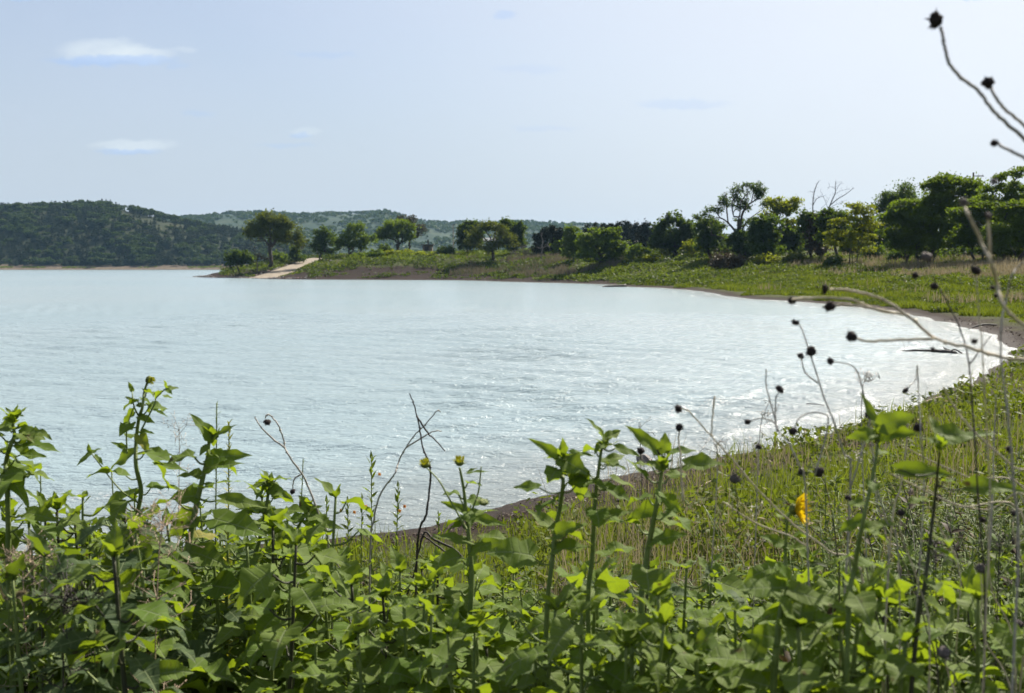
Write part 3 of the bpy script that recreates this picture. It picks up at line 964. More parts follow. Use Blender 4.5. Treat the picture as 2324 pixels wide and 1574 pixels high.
for i, (lab, u, vt, hw, dd) in enumerate([
        ('leftmost dark cedar of the clump beside the dead branches', 1221, 532, 13, 252), ('tall dark cedar in the clump with the bare pole tree before it', 1236, 519, 16, 256), ('tallest dark cedar of the clump beside the dead branches', 1254, 514, 15, 260), ('right hand dark cedar of the clump, touching a green tree', 1270, 521, 13, 262),
        ('first cedar of the dark back row, above the layered tree', 1335, 513, 15, 285), ('second cedar of the dark back row, shorter top', 1352, 510, 15, 288), ('third cedar of the dark back row, twin tipped', 1370, 508, 16, 286), ('fourth cedar of the dark back row, bushy top', 1388, 508, 15, 284), ('fifth cedar of the dark back row, sharp tip', 1405, 505, 15, 280),
        ('sixth cedar of the dark back row, highest tip', 1424, 503, 17, 276), ('seventh cedar of the dark back row, broad and brownish', 1444, 507, 19, 268), ('eighth cedar of the dark back row, brownish and blunt', 1466, 506, 20, 262), ('last cedar of the dark back row, by the big dark tree', 1486, 514, 15, 262)]):
    dv = 585 - vt
    T('cedar_tree', lab, dd, [(u, vt + 3, 2.0, 5), (u + 1, vt + .2 * dv, hw * .4, dv * .14), (u - 1, vt + .42 * dv, hw * .7, dv * .17), (u, vt + .68 * dv, hw, dv * .2), (u + 1, vt + .86 * dv, hw, dv * .14), (u - hw * .5, vt + .16 * dv, 2, 6), (u + hw * .55, vt + .22 * dv, 2, 6)], u, 'leaf_cedar', foot=(581 if u < 1300 else 566), leaf=.36, dens=1.1, fork=.75, clump=.62, group='cedars on the far bank', seed=40 + i, up=.1)
T('bare_tree', 'thin bare grey dead tree standing in front of the cedar clump', 245, [(1229, 545, 6, 12), (1240, 558, 8, 8), (1227, 565, 5, 8)], 1230, 'leaf_grey', cat='dead tree', bark='bark_pale', leafless=True, fork=.6, dens=.3, seed=60, foot=592)
T('leafy_tree', 'mid green upright tree between cedars and the layered tree', 240, [(1297, 526, 17, 11), (1306, 548, 20, 18), (1290, 552, 15, 16), (1300, 572, 22, 12)], 1300, 'leaf_mid', leaf=.36, dens=1.1, fork=.3, seed=61, foot=592)
T('leafy_bush', 'smaller green bush tucked left of the upright tree', 238, [(1264, 560, 13, 11), (1258, 574, 14, 9), (1272, 572, 12, 9)], 1265, 'leaf_mid', cat='shrub', leaf=.34, trunks=2, fork=.2, seed=62)
T('layered_tree', 'broad dark green tree with layered flat boughs near the shore', 212, [(1362, 526, 28, 5), (1397, 523, 15, 4), (1340, 538, 28, 7), (1388, 540, 28, 7), (1325, 555, 24, 7), (1365, 556, 42, 9), (1408, 560, 18, 9), (1335, 575, 34, 10), (1385, 577, 34, 11), (1360, 592, 46, 7)], 1362, 'leaf_mid', leaf=.34, dens=1.2, trunk_r=.4, fork=.3, flat=.55, clump=.8, seed=63, foot=603)
T('leafy_bush', 'mid green bush against the right side of the layered tree', 214, [(1441, 566, 15, 12), (1456, 573, 13, 11), (1432, 580, 14, 8)], 1445, 'leaf_mid', cat='shrub', leaf=.32, trunks=3, fork=.2, seed=64)
T('low_bush', 'low pale green bush in front of the mid green bush', 208, [(1472, 590, 16, 6), (1490, 588, 13, 6)], 1480, 'leaf_lime', cat='shrub', leaf=.3, trunks=3, fork=.2, seed=65)
T('big_dark_tree', 'big dark rounded tree in the middle of the far bank', 228, [(1530, 495, 18, 9), (1510, 513, 22, 14), (1552, 512, 22, 13), (1527, 540, 40, 18), (1566, 532, 20, 20), (1500, 552, 20, 16), (1545, 563, 38, 10), (1490, 540, 10, 14)], 1530, 'leaf_dark', leaf=.4, dens=1.25, trunk_r=.45, fork=.3, seed=66, foot=583)
T('sapling', 'small lime sapling alone below the big dark tree', 178, [(1505, 569, 9, 4), (1509, 576, 8, 4)], 1506, 'leaf_lime', leaf=.24, dens=.8, fork=.5, seed=67, foot=588, base_v=588)
T('sapling', 'bright green young tree with thin trunk right of the big dark tree', 172, [(1568, 556, 13, 9), (1561, 565, 10, 7), (1577, 566, 10, 6)], 1572, 'leaf_lime', leaf=.26, dens=1.0, fork=.45, seed=68, foot=590)
T('half_dead_tree', 'tall half bare tree with dark branching limbs against the sky', 128, [(1690, 505, 20, 10), (1646, 455, 14, 16), (1672, 430, 14, 9), (1697, 423, 16, 8), (1724, 427, 16, 9), (1622, 477, 18, 9), (1716, 444, 20, 10), (1598, 491, 18, 9), (1668, 458, 12, 14), (1740, 462, 14, 10), (1690, 470, 14, 14), (1630, 515, 18, 8)], 1676, 'leaf_dark', leaf=.17, dens=.95, sparse=.35, trunk_r=.36, trunks=1, fork=.12, clump=.42, seed=69, foot=588, limbs=[[(1673, 550), (1665, 525), (1650, 503), (1634, 494), (1616, 496)], [(1674, 539), (1676, 503), (1678, 485), (1676, 463), (1690, 446), (1701, 435)], [(1678, 530), (1683, 492), (1690, 474), (1705, 461), (1725, 448), (1738, 430)], [(1683, 525), (1698, 501), (1716, 488), (1730, 477)], [(1652, 503), (1651, 474), (1647, 448), (1647, 435)], [(1665, 492), (1661, 461), (1672, 443), (1674, 421)], [(1690, 474), (1694, 448), (1692, 417)], [(1705, 461), (1709, 435), (1710, 419)], [(1652, 545), (1628, 536), (1610, 534)], [(1634, 494), (1625, 479), (1628, 470)]], base_v=585)
T('yellowish_tree', 'yellow green flat topped tree right of the half bare tree', 122, [(1756, 462, 26, 9), (1783, 469, 27, 10), (1765, 486, 32, 9), (1793, 503, 22, 7), (1728, 507, 20, 6), (1803, 456, 14, 6), (1745, 525, 25, 7), (1790, 524, 18, 6)], 1750, 'leaf_lime', leaf=.20, dens=.95, trunk_r=.22, trunks=2, fork=.3, flat=.6, clump=.55, seed=70, foot=590, limbs=[[(1749, 532), (1750, 514), (1754, 492), (1749, 470), (1756, 455)], [(1750, 525), (1743, 492), (1734, 477)], [(1754, 525), (1767, 499), (1776, 477), (1789, 457)], [(1765, 503), (1783, 494), (1800, 477)]], base_v=580)
T('layered_bush', 'olive layered small tree at the left of the half bare tree', 135, [(1610, 545, 22, 6), (1600, 560, 18, 7), (1625, 563, 18, 6), (1620, 530, 16, 5)], 1615, 'leaf_olive', leaf=.2, dens=.9, flat=.6, trunks=2, fork=.3, clump=.5, seed=71, foot=584, base_v=582)
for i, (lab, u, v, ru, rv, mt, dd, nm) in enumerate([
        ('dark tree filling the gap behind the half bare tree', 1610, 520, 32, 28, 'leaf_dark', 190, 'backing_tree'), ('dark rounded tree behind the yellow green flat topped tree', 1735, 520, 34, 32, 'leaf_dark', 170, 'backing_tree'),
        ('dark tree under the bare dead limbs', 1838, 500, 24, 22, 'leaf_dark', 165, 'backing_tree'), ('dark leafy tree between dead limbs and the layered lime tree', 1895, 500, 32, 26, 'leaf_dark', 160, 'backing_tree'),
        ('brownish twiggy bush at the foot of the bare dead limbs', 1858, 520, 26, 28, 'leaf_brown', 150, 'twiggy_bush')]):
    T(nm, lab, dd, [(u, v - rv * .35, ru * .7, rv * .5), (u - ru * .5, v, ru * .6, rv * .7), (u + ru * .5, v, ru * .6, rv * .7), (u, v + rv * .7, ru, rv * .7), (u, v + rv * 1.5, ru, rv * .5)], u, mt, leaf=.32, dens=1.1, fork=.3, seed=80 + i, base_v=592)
for i, (lab, u, v, ru, rv, mt, dd) in enumerate([
        ('large dark reddish bush standing out toward the water', 1655, 592, 36, 20, 'leaf_brown', 106), ('green bush at the base of the half bare tree', 1700, 566, 34, 15, 'leaf_mid', 114),
        ('mid green bush below the yellow green flat topped tree', 1752, 562, 26, 14, 'leaf_mid', 112), ('olive bush left of the dark small evergreen bush', 1790, 558, 24, 13, 'leaf_olive', 110), ('deep green bush below the dead limbs', 1820, 553, 20, 15, 'leaf_dark', 110),
        ('lime bush left of the layered lime tree', 1850, 552, 22, 12, 'leaf_lime', 108), ('small dark evergreen bush at the edge of the tan grass', 1891, 598, 12, 10, 'leaf_dark', 92),
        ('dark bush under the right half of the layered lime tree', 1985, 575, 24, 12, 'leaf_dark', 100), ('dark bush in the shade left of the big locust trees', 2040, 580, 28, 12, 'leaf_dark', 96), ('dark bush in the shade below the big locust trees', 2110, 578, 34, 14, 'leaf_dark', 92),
        ('dark bush behind the tan grass near the right edge', 2190, 576, 36, 14, 'leaf_dark', 90), ('dark bush at the far right behind the tan grass', 2280, 574, 44, 15, 'leaf_dark', 88), ('yellow green mound of tall weeds beside the reddish bush', 1738, 592, 26, 10, 'leaf_lime', 102),
        ('olive weedy mound below the bushes in front of the trees', 1800, 588, 34, 9, 'leaf_olive', 100)]):
    T('bank_bush', lab, dd, [(u, v - rv * .3, ru * .7, rv * .6), (u - ru * .55, v + rv * .2, ru * .5, rv * .6), (u + ru * .55, v + rv * .2, ru * .5, rv * .6), (u, v + rv * .6, ru, rv * .5)], u, mt, cat='shrub', leaf=.19, dens=1.1, trunks=4, fork=.2, clump=.5, seed=100 + i, twig=.6)
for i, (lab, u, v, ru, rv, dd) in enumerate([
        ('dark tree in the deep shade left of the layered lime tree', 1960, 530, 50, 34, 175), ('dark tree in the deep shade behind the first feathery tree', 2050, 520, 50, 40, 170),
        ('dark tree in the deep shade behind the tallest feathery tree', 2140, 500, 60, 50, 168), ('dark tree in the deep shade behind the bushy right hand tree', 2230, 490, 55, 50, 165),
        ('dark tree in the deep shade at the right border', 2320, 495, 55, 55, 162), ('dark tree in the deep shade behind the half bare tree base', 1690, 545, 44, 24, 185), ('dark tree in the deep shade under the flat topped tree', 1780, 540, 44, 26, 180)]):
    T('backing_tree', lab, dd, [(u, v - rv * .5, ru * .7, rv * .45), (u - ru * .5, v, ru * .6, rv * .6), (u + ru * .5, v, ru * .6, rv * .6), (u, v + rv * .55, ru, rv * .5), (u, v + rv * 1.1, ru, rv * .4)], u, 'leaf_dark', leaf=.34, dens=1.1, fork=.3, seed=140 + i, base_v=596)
T('layered_lime_tree', 'yellow green tree in flat layers with thin trunks before the dark trees', 95, [(1936, 469, 18, 5), (1965, 476, 24, 7), (1900, 502, 19, 7), (1938, 498, 28, 8), (1976, 511, 22, 8), (1892, 530, 20, 6), (1930, 526, 28, 8), (1968, 540, 22, 8), (1890, 554, 16, 4), (1925, 556, 26, 5), (1958, 565, 22, 5)], 1936, 'leaf_lime', leaf=.17, dens=.95, trunk_r=.11, trunks=3, fork=.42, flat=.5, clump=.42, seed=120, foot=605, limbs=[[(1928, 599), (1929, 567), (1936, 530), (1947, 503), (1953, 477)], [(1945, 599), (1945, 558), (1949, 530), (1958, 506), (1966, 481)], [(1935, 599), (1934, 558), (1920, 530), (1902, 506)], [(1949, 530), (1971, 517), (1986, 510)]])
T('backing_tree', 'dark blue green tree rising behind the layered lime tree', 178, [(2019, 449, 16, 11), (2061, 437, 22, 12), (2040, 458, 34, 14), (2005, 470, 16, 14)], 2040, 'leaf_dark', leaf=.24, dens=1.1, fork=.4, seed=121, base_v=585)
T('locust_tree', 'mid green feathery tree left of the tallest right hand tree', 94, [(2042, 466, 24, 14), (2072, 470, 20, 12), (2020, 490, 28, 14), (2060, 500, 26, 13), (2030, 530, 30, 12), (2068, 535, 24, 12), (2045, 555, 30, 8)], 2046, 'leaf_mid', leaf=.18, dens=1.4, trunk_r=.16, trunks=2, fork=.35, flat=.7, clump=.5, seed=122, foot=603)
T('locust_tree', 'tallest mid green feathery tree of the right hand wood', 90, [(2116, 422, 16, 11), (2155, 416, 27, 14), (2142, 446, 38, 13), (2108, 470, 26, 16), (2160, 480, 36, 16), (2195, 426, 24, 14), (2200, 450, 26, 14), (2112, 510, 32, 16), (2165, 520, 34, 14), (2130, 548, 34, 10)], 2105, 'leaf_mid', leaf=.19, dens=1.4, trunk_r=.2, trunks=2, fork=.3, flat=.7, clump=.55, seed=123, foot=602)
T('locust_tree', 'bushy mid green tree low at the right in front of the wood', 82, [(2190, 478, 30, 14), (2236, 468, 36, 16), (2200, 500, 34, 14), (2246, 500, 32, 13), (2215, 525, 40, 13), (2187, 545, 34, 13), (2250, 545, 36, 13)], 2215, 'leaf_mid', leaf=.18, dens=1.4, trunk_r=.16, trunks=3, fork=.3, flat=.65, clump=.5, seed=124, foot=600)
T('locust_tree', 'dark green tree at the right edge with broad low boughs', 80, [(2284, 470, 36, 14), (2330, 470, 30, 14), (2320, 500, 40, 14), (2296, 530, 40, 14), (2340, 545, 34, 14), (2290, 556, 34, 9)], 2310, 'leaf_mid', leaf=.18, dens=1.4, trunk_r=.2, trunks=2, fork=.3, flat=.65, clump=.5, seed=125, foot=600)
T('locust_tree', 'mid green feathery tree between the two left trees of the right hand wood', 100, [(2080, 470, 24, 12), (2070, 492, 28, 13), (2090, 515, 30, 13), (2072, 540, 30, 13), (2085, 565, 32, 11)], 2082, 'leaf_mid', leaf=.18, dens=1.3, trunk_r=.14, trunks=2, fork=.3, flat=.7, seed=127, foot=601)
T('locust_tree', 'low mid green tree filling the gap left of the right border', 92, [(2262, 520, 30, 13), (2280, 545, 34, 13), (2250, 565, 36, 12), (2300, 572, 36, 11)], 2268, 'leaf_mid', leaf=.18, dens=1.3, trunk_r=.14, trunks=3, fork=.3, flat=.7, seed=128, foot=600)
T('airy_tree', 'tall airy tree at the right edge with sky between its boughs', 108, [(2310, 391, 20, 9), (2272, 404, 16, 7), (2284, 427, 19, 9), (2322, 420, 24, 12), (2250, 430, 18, 10), (2300, 452, 30, 12), (2345, 440, 26, 16), (2240, 455, 22, 10)], 2300, 'leaf_mid', leaf=.2, dens=1.1, trunk_r=.24, trunks=2, fork=.45, flat=.7, clump=.5, seed=126, foot=598, sparse=.1)

# bare dead tree: its limbs follow the photograph's fork
d = 186
K = lambda cx, cy_: P(1573.6 + cx * .1823, 375.2 + cy_ * .1823, d)
base = np.array(((1868 - 1162) / F * d, d, gz((1868 - 1162) / F * d, d) - .2))
root = thing('dead_tree', base, 'bare dead tree whose pale limbs stand above the bushes against the sky', 'tree')
dg = np.random.default_rng(5)
mb = MB()
limbs = [([(1500, 700), (1490, 530), (1500, 370), (1530, 250), (1555, 205)], .12), ([(1505, 350), (1470, 335), (1430, 330)], .03), ([(1490, 500), (1530, 430), (1575, 400), (1620, 390)], .075),
         ([(1640, 700), (1680, 560), (1720, 470), (1760, 350), (1775, 270), (1775, 200)], .13), ([(1715, 490), (1800, 420), (1900, 360), (1990, 285)], .09), ([(1765, 340), (1800, 270), (1850, 210)], .035),
         ([(1760, 370), (1840, 320), (1940, 300)], .035), ([(1680, 550), (1640, 430), (1590, 320)], .045), ([(1700, 530), (1800, 480), (1900, 440)], .035), ([(1768, 300), (1700, 270), (1665, 300)], .025), ([(1590, 540), (1650, 480), (1710, 380)], .03)]
for k in range(2):
    mb.tube(smooth_path([base + np.array((k * .4, 0, 0)), (base + K(*limbs[k * 3][0][0])) / 2 + np.array((.2, .1, 0)), K(*limbs[k * 3][0][0])], 4), [.2, .1], 6)
for pts, r0 in limbs:
    pp = [K(*p_) + np.array((0, dg.uniform(-.4, .4) * min(i, 2) * .6, 0)) for i, p_ in enumerate(pts)]
    sp_ = smooth_path(pp, 5)
    mb.tube(sp_, [r0, r0 * .35], 5)
    for q in range(4, len(sp_), 2):
        e = sp_[q] + unit(dg.normal(size=3) * (1, .7, .6) + (0, 0, .7)) * dg.uniform(.3, .9)
        mb.tube([sp_[q], (sp_[q] + e) / 2 + dg.normal(0, .05, 3), e], [.022, .012], 3)
mb.build('trunk', M['bark'], root, origin=base)

# ------------------------------------------------------------------ built things on the peninsula
d = ground_depth(971, 568) or 340.0
bx = (971 - 1162) / F * d
bz = gz(bx, d) + .05
root = thing('toilet_building', (bx, d, bz), 'small brown block toilet building with flat roof and black vent pipe', 'building')
root.scale = (pxm(22, d) / 2.4,) * 3
mb = MB(); mb.box((-1.15, -1.1, 0), (.62, 1.1, 2.35)); mb.build('wall', M['wall_brown'], root, smooth=False)
mb = MB(); mb.box((.622, -1.06, 0), (1.25, 1.08, 2.34)); mb.build('side_wall', M['wall_tan'], root, smooth=False)
mb = MB(); mb.box((-1.5, -1.45, 2.36), (1.6, 1.4, 2.6)); mb.build('roof', M['roof_brown'], root, smooth=False)
mb = MB(); mb.box((-.62, -1.13, .03), (.34, -1.103, 2.05)); dr = mb.build('door', M['door_dark'], root, smooth=False)
mb = MB(); mb.box((.2, -1.17, 1.0), (.28, -1.132, 1.15)); mb.build('handle', M['lamp_glass'], dr, smooth=False)
mb = MB(); mb.tube([(.12, .2, 2.61), (.12, .2, 3.75)], .17, 12); mb.build('vent_pipe', M['black_pipe'], root)
mb = MB(); mb.box((.8, -1.085, 1.55), (1.1, -1.063, 1.85)); mb.build('sign', M['roof_grey'], root, smooth=False)

d = 318.0
bx = (1029 - 1162) / F * d
bz = gz(bx, d)
ht = float(P(1029, 510, d)[2]) - bz
root = thing('lamp_pole', (bx, d, bz), 'tall brown lamp pole with a small light on its tip', 'lamp pole')
mb = MB(); mb.tube([(0, 0, -.3), (0, 0, ht)], [.15, .10], 10); mb.build('pole', M['pole'], root)
mb = MB(); mb.tube([(0, 0, ht - .15), (.35, -.1, ht + .02), (.75, -.2, ht + .02)], .04, 6); mb.build('arm', M['pole'], root)
mb = MB(); mb.box((.62, -.38, ht - .12), (1.15, -.05, ht + .08)); mb.build('lamp_head', M['lamp_glass'], root, smooth=False)

d = 345.0
bx = (1107 - 1162) / F * d
bz = gz(bx, d)
root = thing('picnic_shelter', (bx, d, bz), 'pale roofed picnic shelter half hidden behind the trees', 'shelter')
rz = max(2.5, float(P(1107, 547, d)[2]) - bz)
mb = MB()
mb.add([(-3, -2.4, rz), (3, -2.4, rz), (3, 2.4, rz), (-3, 2.4, rz), (-3, 0, rz + .9), (3, 0, rz + .9), (-3, -2.4, rz - .16), (3, -2.4, rz - .16), (3, 2.4, rz - .16), (-3, 2.4, rz - .16)],
       [(0, 1, 5, 4), (2, 3, 4, 5), (0, 6, 7, 1), (2, 8, 9, 3), (6, 9, 8, 7)])
mb.add([(-3, -2.4, rz), (-3, 0, rz + .9), (-3, 2.4, rz), (3, -2.4, rz), (3, 2.4, rz), (3, 0, rz + .9)], [(0, 1, 2), (3, 4, 5)])
mb.build('roof', M['roof_grey'], root, smooth=False)
for sx in (-2.7, 2.7):
    for sy in (-2, 2):
        mb = MB(); mb.box((sx - .1, sy - .1, -.2), (sx + .1, sy + .1, rz - .16)); mb.build('post', M['pole'], root, smooth=False)

d = 150.0
bx = (2200 - 1162) / F * d
bz = gz(bx, d)
ht = float(P(2200, 392, d)[2]) - bz
root = thing('utility_pole', (bx, d, bz), 'wooden utility pole showing its top above the right hand trees', 'utility pole')
mb = MB(); mb.tube([(0, 0, -.3), (0, 0, ht)], [.17, .11], 8); mb.build('pole', M['pole'], root)
mb = MB(); mb.box((-.1, -.19, ht - .55), (1.35, -.115, ht - .43)); mb.build('crossarm', M['pole'], root, smooth=False)
for q in (.65, 1.2):
    mb = MB(); mb.tube([(q, -.15, ht - .428), (q, -.15, ht - .22)], [.05, .035], 8); mb.build('insulator', M['lamp_glass'], root)

# boat ramp: a strip of concrete laid on the bank
rp0, rp1 = np.array(((592 - 1162) / F * 266, 266.0)), np.array(((733 - 1162) / F * 318, 318.0))
ax_ = unit(rp1 - rp0)
sd_ = np.array((ax_[1], -ax_[0]))
mb = MB()
nl, nw = 40, 7
V = []
hw = 3.1
cz = []
for i in range(nl):
    c0 = rp0 + (rp1 - rp0) * i / (nl - 1)
    cz.append(max(gz(*(c0 + sd_ * hw * q)) for q in (-1, -.5, 0, .5, 1)))
cz = np.convolve(np.pad(cz, 4, mode='edge'), np.ones(9) / 9, 'valid') + .10
for i in range(nl):
    c0 = rp0 + (rp1 - rp0) * i / (nl - 1)
    for dz_, q in ((-1.2, -1), (0, -1), (0, -.33), (0, .33), (0, 1), (-1.2, 1)):
        V.append((*(c0 + sd_ * hw * q), cz[i] + dz_))
k = 6
i = np.arange(nl - 1)[:, None] * k
j = np.arange(k - 1)[None]
mb.add(V, np.stack([i + j, i + j + k, i + j + 1 + k, i + j + 1], -1).reshape(-1, 4))
tag(mb.build('boat_ramp', M['concrete'], smooth=False), 'pale concrete boat ramp climbing from the water up the bank', 'boat ramp', kind='structure')
tag(bpy.data.objects['boat_ramp'], kind='structure')


def rock_mesh(seed, mat, name='rock'):
    g = np.random.default_rng(seed)
    import bmesh
    bm = bmesh.new()
    bmesh.ops.create_icosphere(bm, subdivisions=2, radius=1)
    V = np.array([v.co[:] for v in bm.verts])
    for k in range(9):
        dr = unit(g.normal(size=3))
        lim = g.uniform(.5, .85)
        dd = V @ dr
        V -= np.clip(dd - lim, 0, None)[:, None] * dr * .9
    V *= np.array((1.0, g.uniform(.7, 1), g.uniform(.55, .8))) * (1 + g.normal(0, .025, (len(V), 1)))
    for v, c_ in zip(bm.verts, V):
        v.co = c_
    me = bpy.data.meshes.new(name)
    bm.to_mesh(me)
    bm.free()
    me.materials.append(mat)
    return me


rocks = [rock_mesh(k, M['rock'] if k < 4 else M['rock_red']) for k in range(6)]
rg = np.random.default_rng(31)


def rock(x, y, s, label, group, me=None, sink=.25):
    o = bpy.data.objects.new('rock', me or rocks[int(rg.integers(0, 6))])
    C.objects.link(o)
    o.location = (x, y, max(gz(x, y), -.02) + s * (.45 - sink))
    o.scale = (s, s * rg.uniform(.8, 1.1), s * rg.uniform(.8, 1.1))
    o.rotation_euler = (rg.uniform(-.3, .3), rg.uniform(-.3, .3), rg.uniform(0, 6.28))
    return tag(o, label, 'rock', group)


for k in range(95):
    q = rg.uniform(.08, .78)
    c0 = rp0 + (rp1 - rp0) * q + sd_ * (hw + .4 + abs(rg.normal(0, 3.4)) * (1 - q * .3))
    rock(c0[0], c0[1], rg.uniform(.22, .55), 'broken pale or pink rock in the riprap on the right side of the boat ramp', 'riprap right of the boat ramp')
for k in range(34):
    q = rg.uniform(.12, .85)
    c0 = rp0 + (rp1 - rp0) * q - sd_ * (hw + .3 + abs(rg.normal(0, .5)))
    rock(c0[0], c0[1], rg.uniform(.22, .5), 'pale rock in the line along the left edge of the boat ramp', 'rocks left of the boat ramp')
for k in range(110):
    u = rg.uniform(448, 720)
    sy = np.interp(u, [440, 500, 560, 620, 720], [299, 277, 267, 249, 241])
    y = sy + abs(rg.normal(0, 2.2)) + .4
    rock((u - 1162) / F * y, y, rg.uniform(.13, .36), 'small pale rock on the stony water edge below the boat ramp', 'rocks along the stony point')
mb = MB()
n = 2600
u = rg.uniform(440, 620, n)
y = np.interp(u, [440, 500, 560, 620], [299, 277, 267, 249]) + abs(rg.normal(0, 3.0, n)) + .2
x = (u - 1162) / F * y
z = height(x, y)
cards(mb, np.stack([x, y, z + .05], 1), .3, rg, up=.8, aspect=1.2)
tag(mb.build('gravel', M['rock']), 'pale gravel covering the low point of land', 'gravel', kind='stuff')

# track and parking strip on top of the peninsula
for nm, pts, wd in (('gravel_road', [(700, 331), (760, 332), (830, 331)], 1.6), ('gravel_road', [(1560, 196), (1590, 194), (1625, 190)], 1.2)):
    pp = smooth_path([((u_ - 1162) / F * y_, y_, 0) for u_, y_ in pts], 8)
    mb = MB()
    V = []
    for p_ in pp:
        for q in (-1, 1):
            V.append((p_[0], p_[1] + q * wd, gz(p_[0], p_[1] + q * wd) + .22))
    i = np.arange(len(pp) - 1)[:, None] * 2
    mb.add(V, np.concatenate([i, i + 2, i + 3, i + 1], 1))
    tag(mb.build(nm, M['concrete']), kind='structure')

# ------------------------------------------------------------------ ground cover
vg = np.random.default_rng(77)


def frustum_points(n, d0, d1, u0=-120, u1=2450, power=1.0):
    y = d0 * (d1 / d0) ** (vg.uniform(0, 1, n) ** power)
    u = vg.uniform(u0, u1, n)
    return u, (u - 1162) / F * y, y


def blades(mb, x, y, z, hgt, wid, lean, g):
    n = len(x)
    th = g.uniform(0, 6.283, n)
    a = np.stack([np.cos(th), np.sin(th), np.zeros(n)], 1)
    ph = g.uniform(0, 6.283, n)
    l = np.stack([np.cos(ph), np.sin(ph), np.zeros(n)], 1) * (np.abs(g.normal(0, lean, n)) * hgt)[:, None]
    b0 = np.stack([x, y, z - .02], 1)
    H = np.zeros((n, 3)); H[:, 2] = hgt
    wv = a * (wid * .5)[:, None] if np.ndim(wid) else a * wid * .5
    m1 = b0 + H * .55 + l * .35
    tp = b0 + H * .97 + l
    v = np.stack([b0 - wv, b0 + wv, m1 + wv * .8, m1 - wv * .8, tp], 1).reshape(-1, 3)
    k = np.arange(n)[:, None] * 5
    mb.add(v, np.concatenate([k, k + 1, k + 2, k + 3], 1))
    mb.f.append((np.concatenate([k + 3, k + 2, k + 4], 1)) + mb.n - n * 5)
    mb.mi.append((n, 0))


# near grass between the thicket and the mud
mb = MB()
u, x, y = frustum_points(185000, 2.4, 34, -1000, 3200)
sd = sdist(x, y)
z = height(x, y, sd)
k_ = (sd > .70 + .6 * (fbm(x / 1.3, y / 1.3, 2, 3) + .4) * np.where(x > 3, .2, 1.0) - np.where(x > 3, .45, 0)) & (fbm(x / .8, y / .8, 2, 4) + vg.normal(0, .4, len(x)) > -.5 + np.where(x > 3, .3, .7) * np.exp(-(sd - 1) / 1.2))
x, y, z = x[k_], y[k_], z[k_]
n = len(x)
hg = vg.gamma(5, .036, n) * (1 + .55 * (x > 2.2)) * (.7 + .4 * np.clip(fbm(x / 2, y / 2, 2, 8), -1, 1))
blades(mb, x, y, z, hg, .0045 + .0006 * y, .42, vg)
tag(mb.build('grass', M['grass']), 'green grass growing behind the sunflower thicket', 'grass', kind='stuff')
mb = MB()
u, x, y = frustum_points(15000, 2.6, 24, 1250, 2450)
sd = sdist(x, y)
k_ = (sd > .8) & (fbm(x / 1.2, y / 1.2, 2, 64) + vg.normal(0, .3, len(x)) > .3 - .25 * (x / y > .3))
x, y, sd = x[k_], y[k_], sd[k_]
n = len(x)
blades(mb, x, y, height(x, y, sd), vg.gamma(6, .055, n), .0028 + .0005 * y, .45, vg)
tag(mb.build('dead_grass', M['dry_grass']), 'thin tan dead grass stems in the right hand tangle', 'grass', kind='stuff')
# small leafy weeds through the near grass
mb = MB()
u, x, y = frustum_points(370000, 2.4, 40, -1000, 3200)
sd = sdist(x, y)
z = height(x, y, sd)
k_ = (sd > np.where(x > 4, .35, .9)) & (fbm(x / 1.1, y / 1.1, 3, 14) + vg.normal(0, .3, len(x)) > .05 + np.where(x > 4, .1, .7) * np.exp(-(sd - 1.0) / 1.2))
x, y, z = x[k_], y[k_], z[k_]
n = len(x)
bush = np.clip(.08 + .10 * (x > 2.0) + .30 * fbm(x / .7, y / .7, 3, 22) + .12 * fbm(x / 3, y / 3, 2, 23), .03, .5)
cards(mb, np.stack([x, y, z + vg.uniform(0, 1, n) ** .7 * bush], 1), .014 + .0026 * y, vg, up=.7, aspect=2.0)
tag(mb.build('weeds', M['weed']), 'small leafy green weeds on the near bank', 'weeds', kind='stuff')
# debris on the near mud
mb = MB()
u, x, y = frustum_points(60000, 9, 60, 700, 2450)
sd = sdist(x, y)
k_ = (sd > .05) & (sd < 2.6) & (np.exp(-((sd - .75 - .3 * fbm(x / 2, y / 2, 2, 71)) / .22) ** 2) + .12 > vg.uniform(size=len(x)))
x, y, sd = x[k_], y[k_], sd[k_]
cards(mb, np.stack([x, y, height(x, y, sd) + .012], 1), .012 + .0016 * y * .5, vg, up=1.2, aspect=2.6)
tag(mb.build('wrack', M['wrack']), 'line of dark plant debris on the near mud', 'debris', kind='stuff')
# right bank weeds, bright and deep patches
for nm, mt, nn, lo, sdv in (('bank_weeds', 'weed', 420000, -.3, 15), ('deep_bank_weeds', 'weed_deep', 330000, -.1, 115)):
    mb = MB()
    u, x, y = frustum_points(int(nn * 1.45), 34, 175, 1380, 2950, .8)
    sd = sdist(x, y)
    k_ = (sd > 1.6 + 2.0 * (fbm(x / 6, y / 6, 2, 13) + .2)) & (fbm(x / 5, y / 5, 3, sdv) + vg.normal(0, .3, len(x)) > lo)
    x, y, sd = x[k_], y[k_], sd[k_]
    z = height(x, y, sd)
    n = len(x)
    tall = np.clip(.25 + .42 * fbm(x / 2.2, y / 4, 3, 16), .05, .9) * np.clip(.35 + sd / 16, 0, 1.3)
    tan_ = (sd > 17) & (np.asarray(x) / y > .24) & (vg.uniform(size=n) < .6)
    x, y, z, tall = x[~tan_], y[~tan_], z[~tan_], tall[~tan_]
    n = len(x)
    cards(mb, np.stack([x, y, z + vg.uniform(0, 1, n) ** .8 * tall], 1), .02 + .0009 * y, vg, up=.25, aspect=2.8)
    tag(mb.build(nm, M[mt]), ('bright' if mt == 'weed' else 'darker') + ' green weeds covering the right hand bank', 'weeds', kind='stuff')
mb = MB()
u, x, y = frustum_points(370000, 34, 170, 1380, 2950, .85)
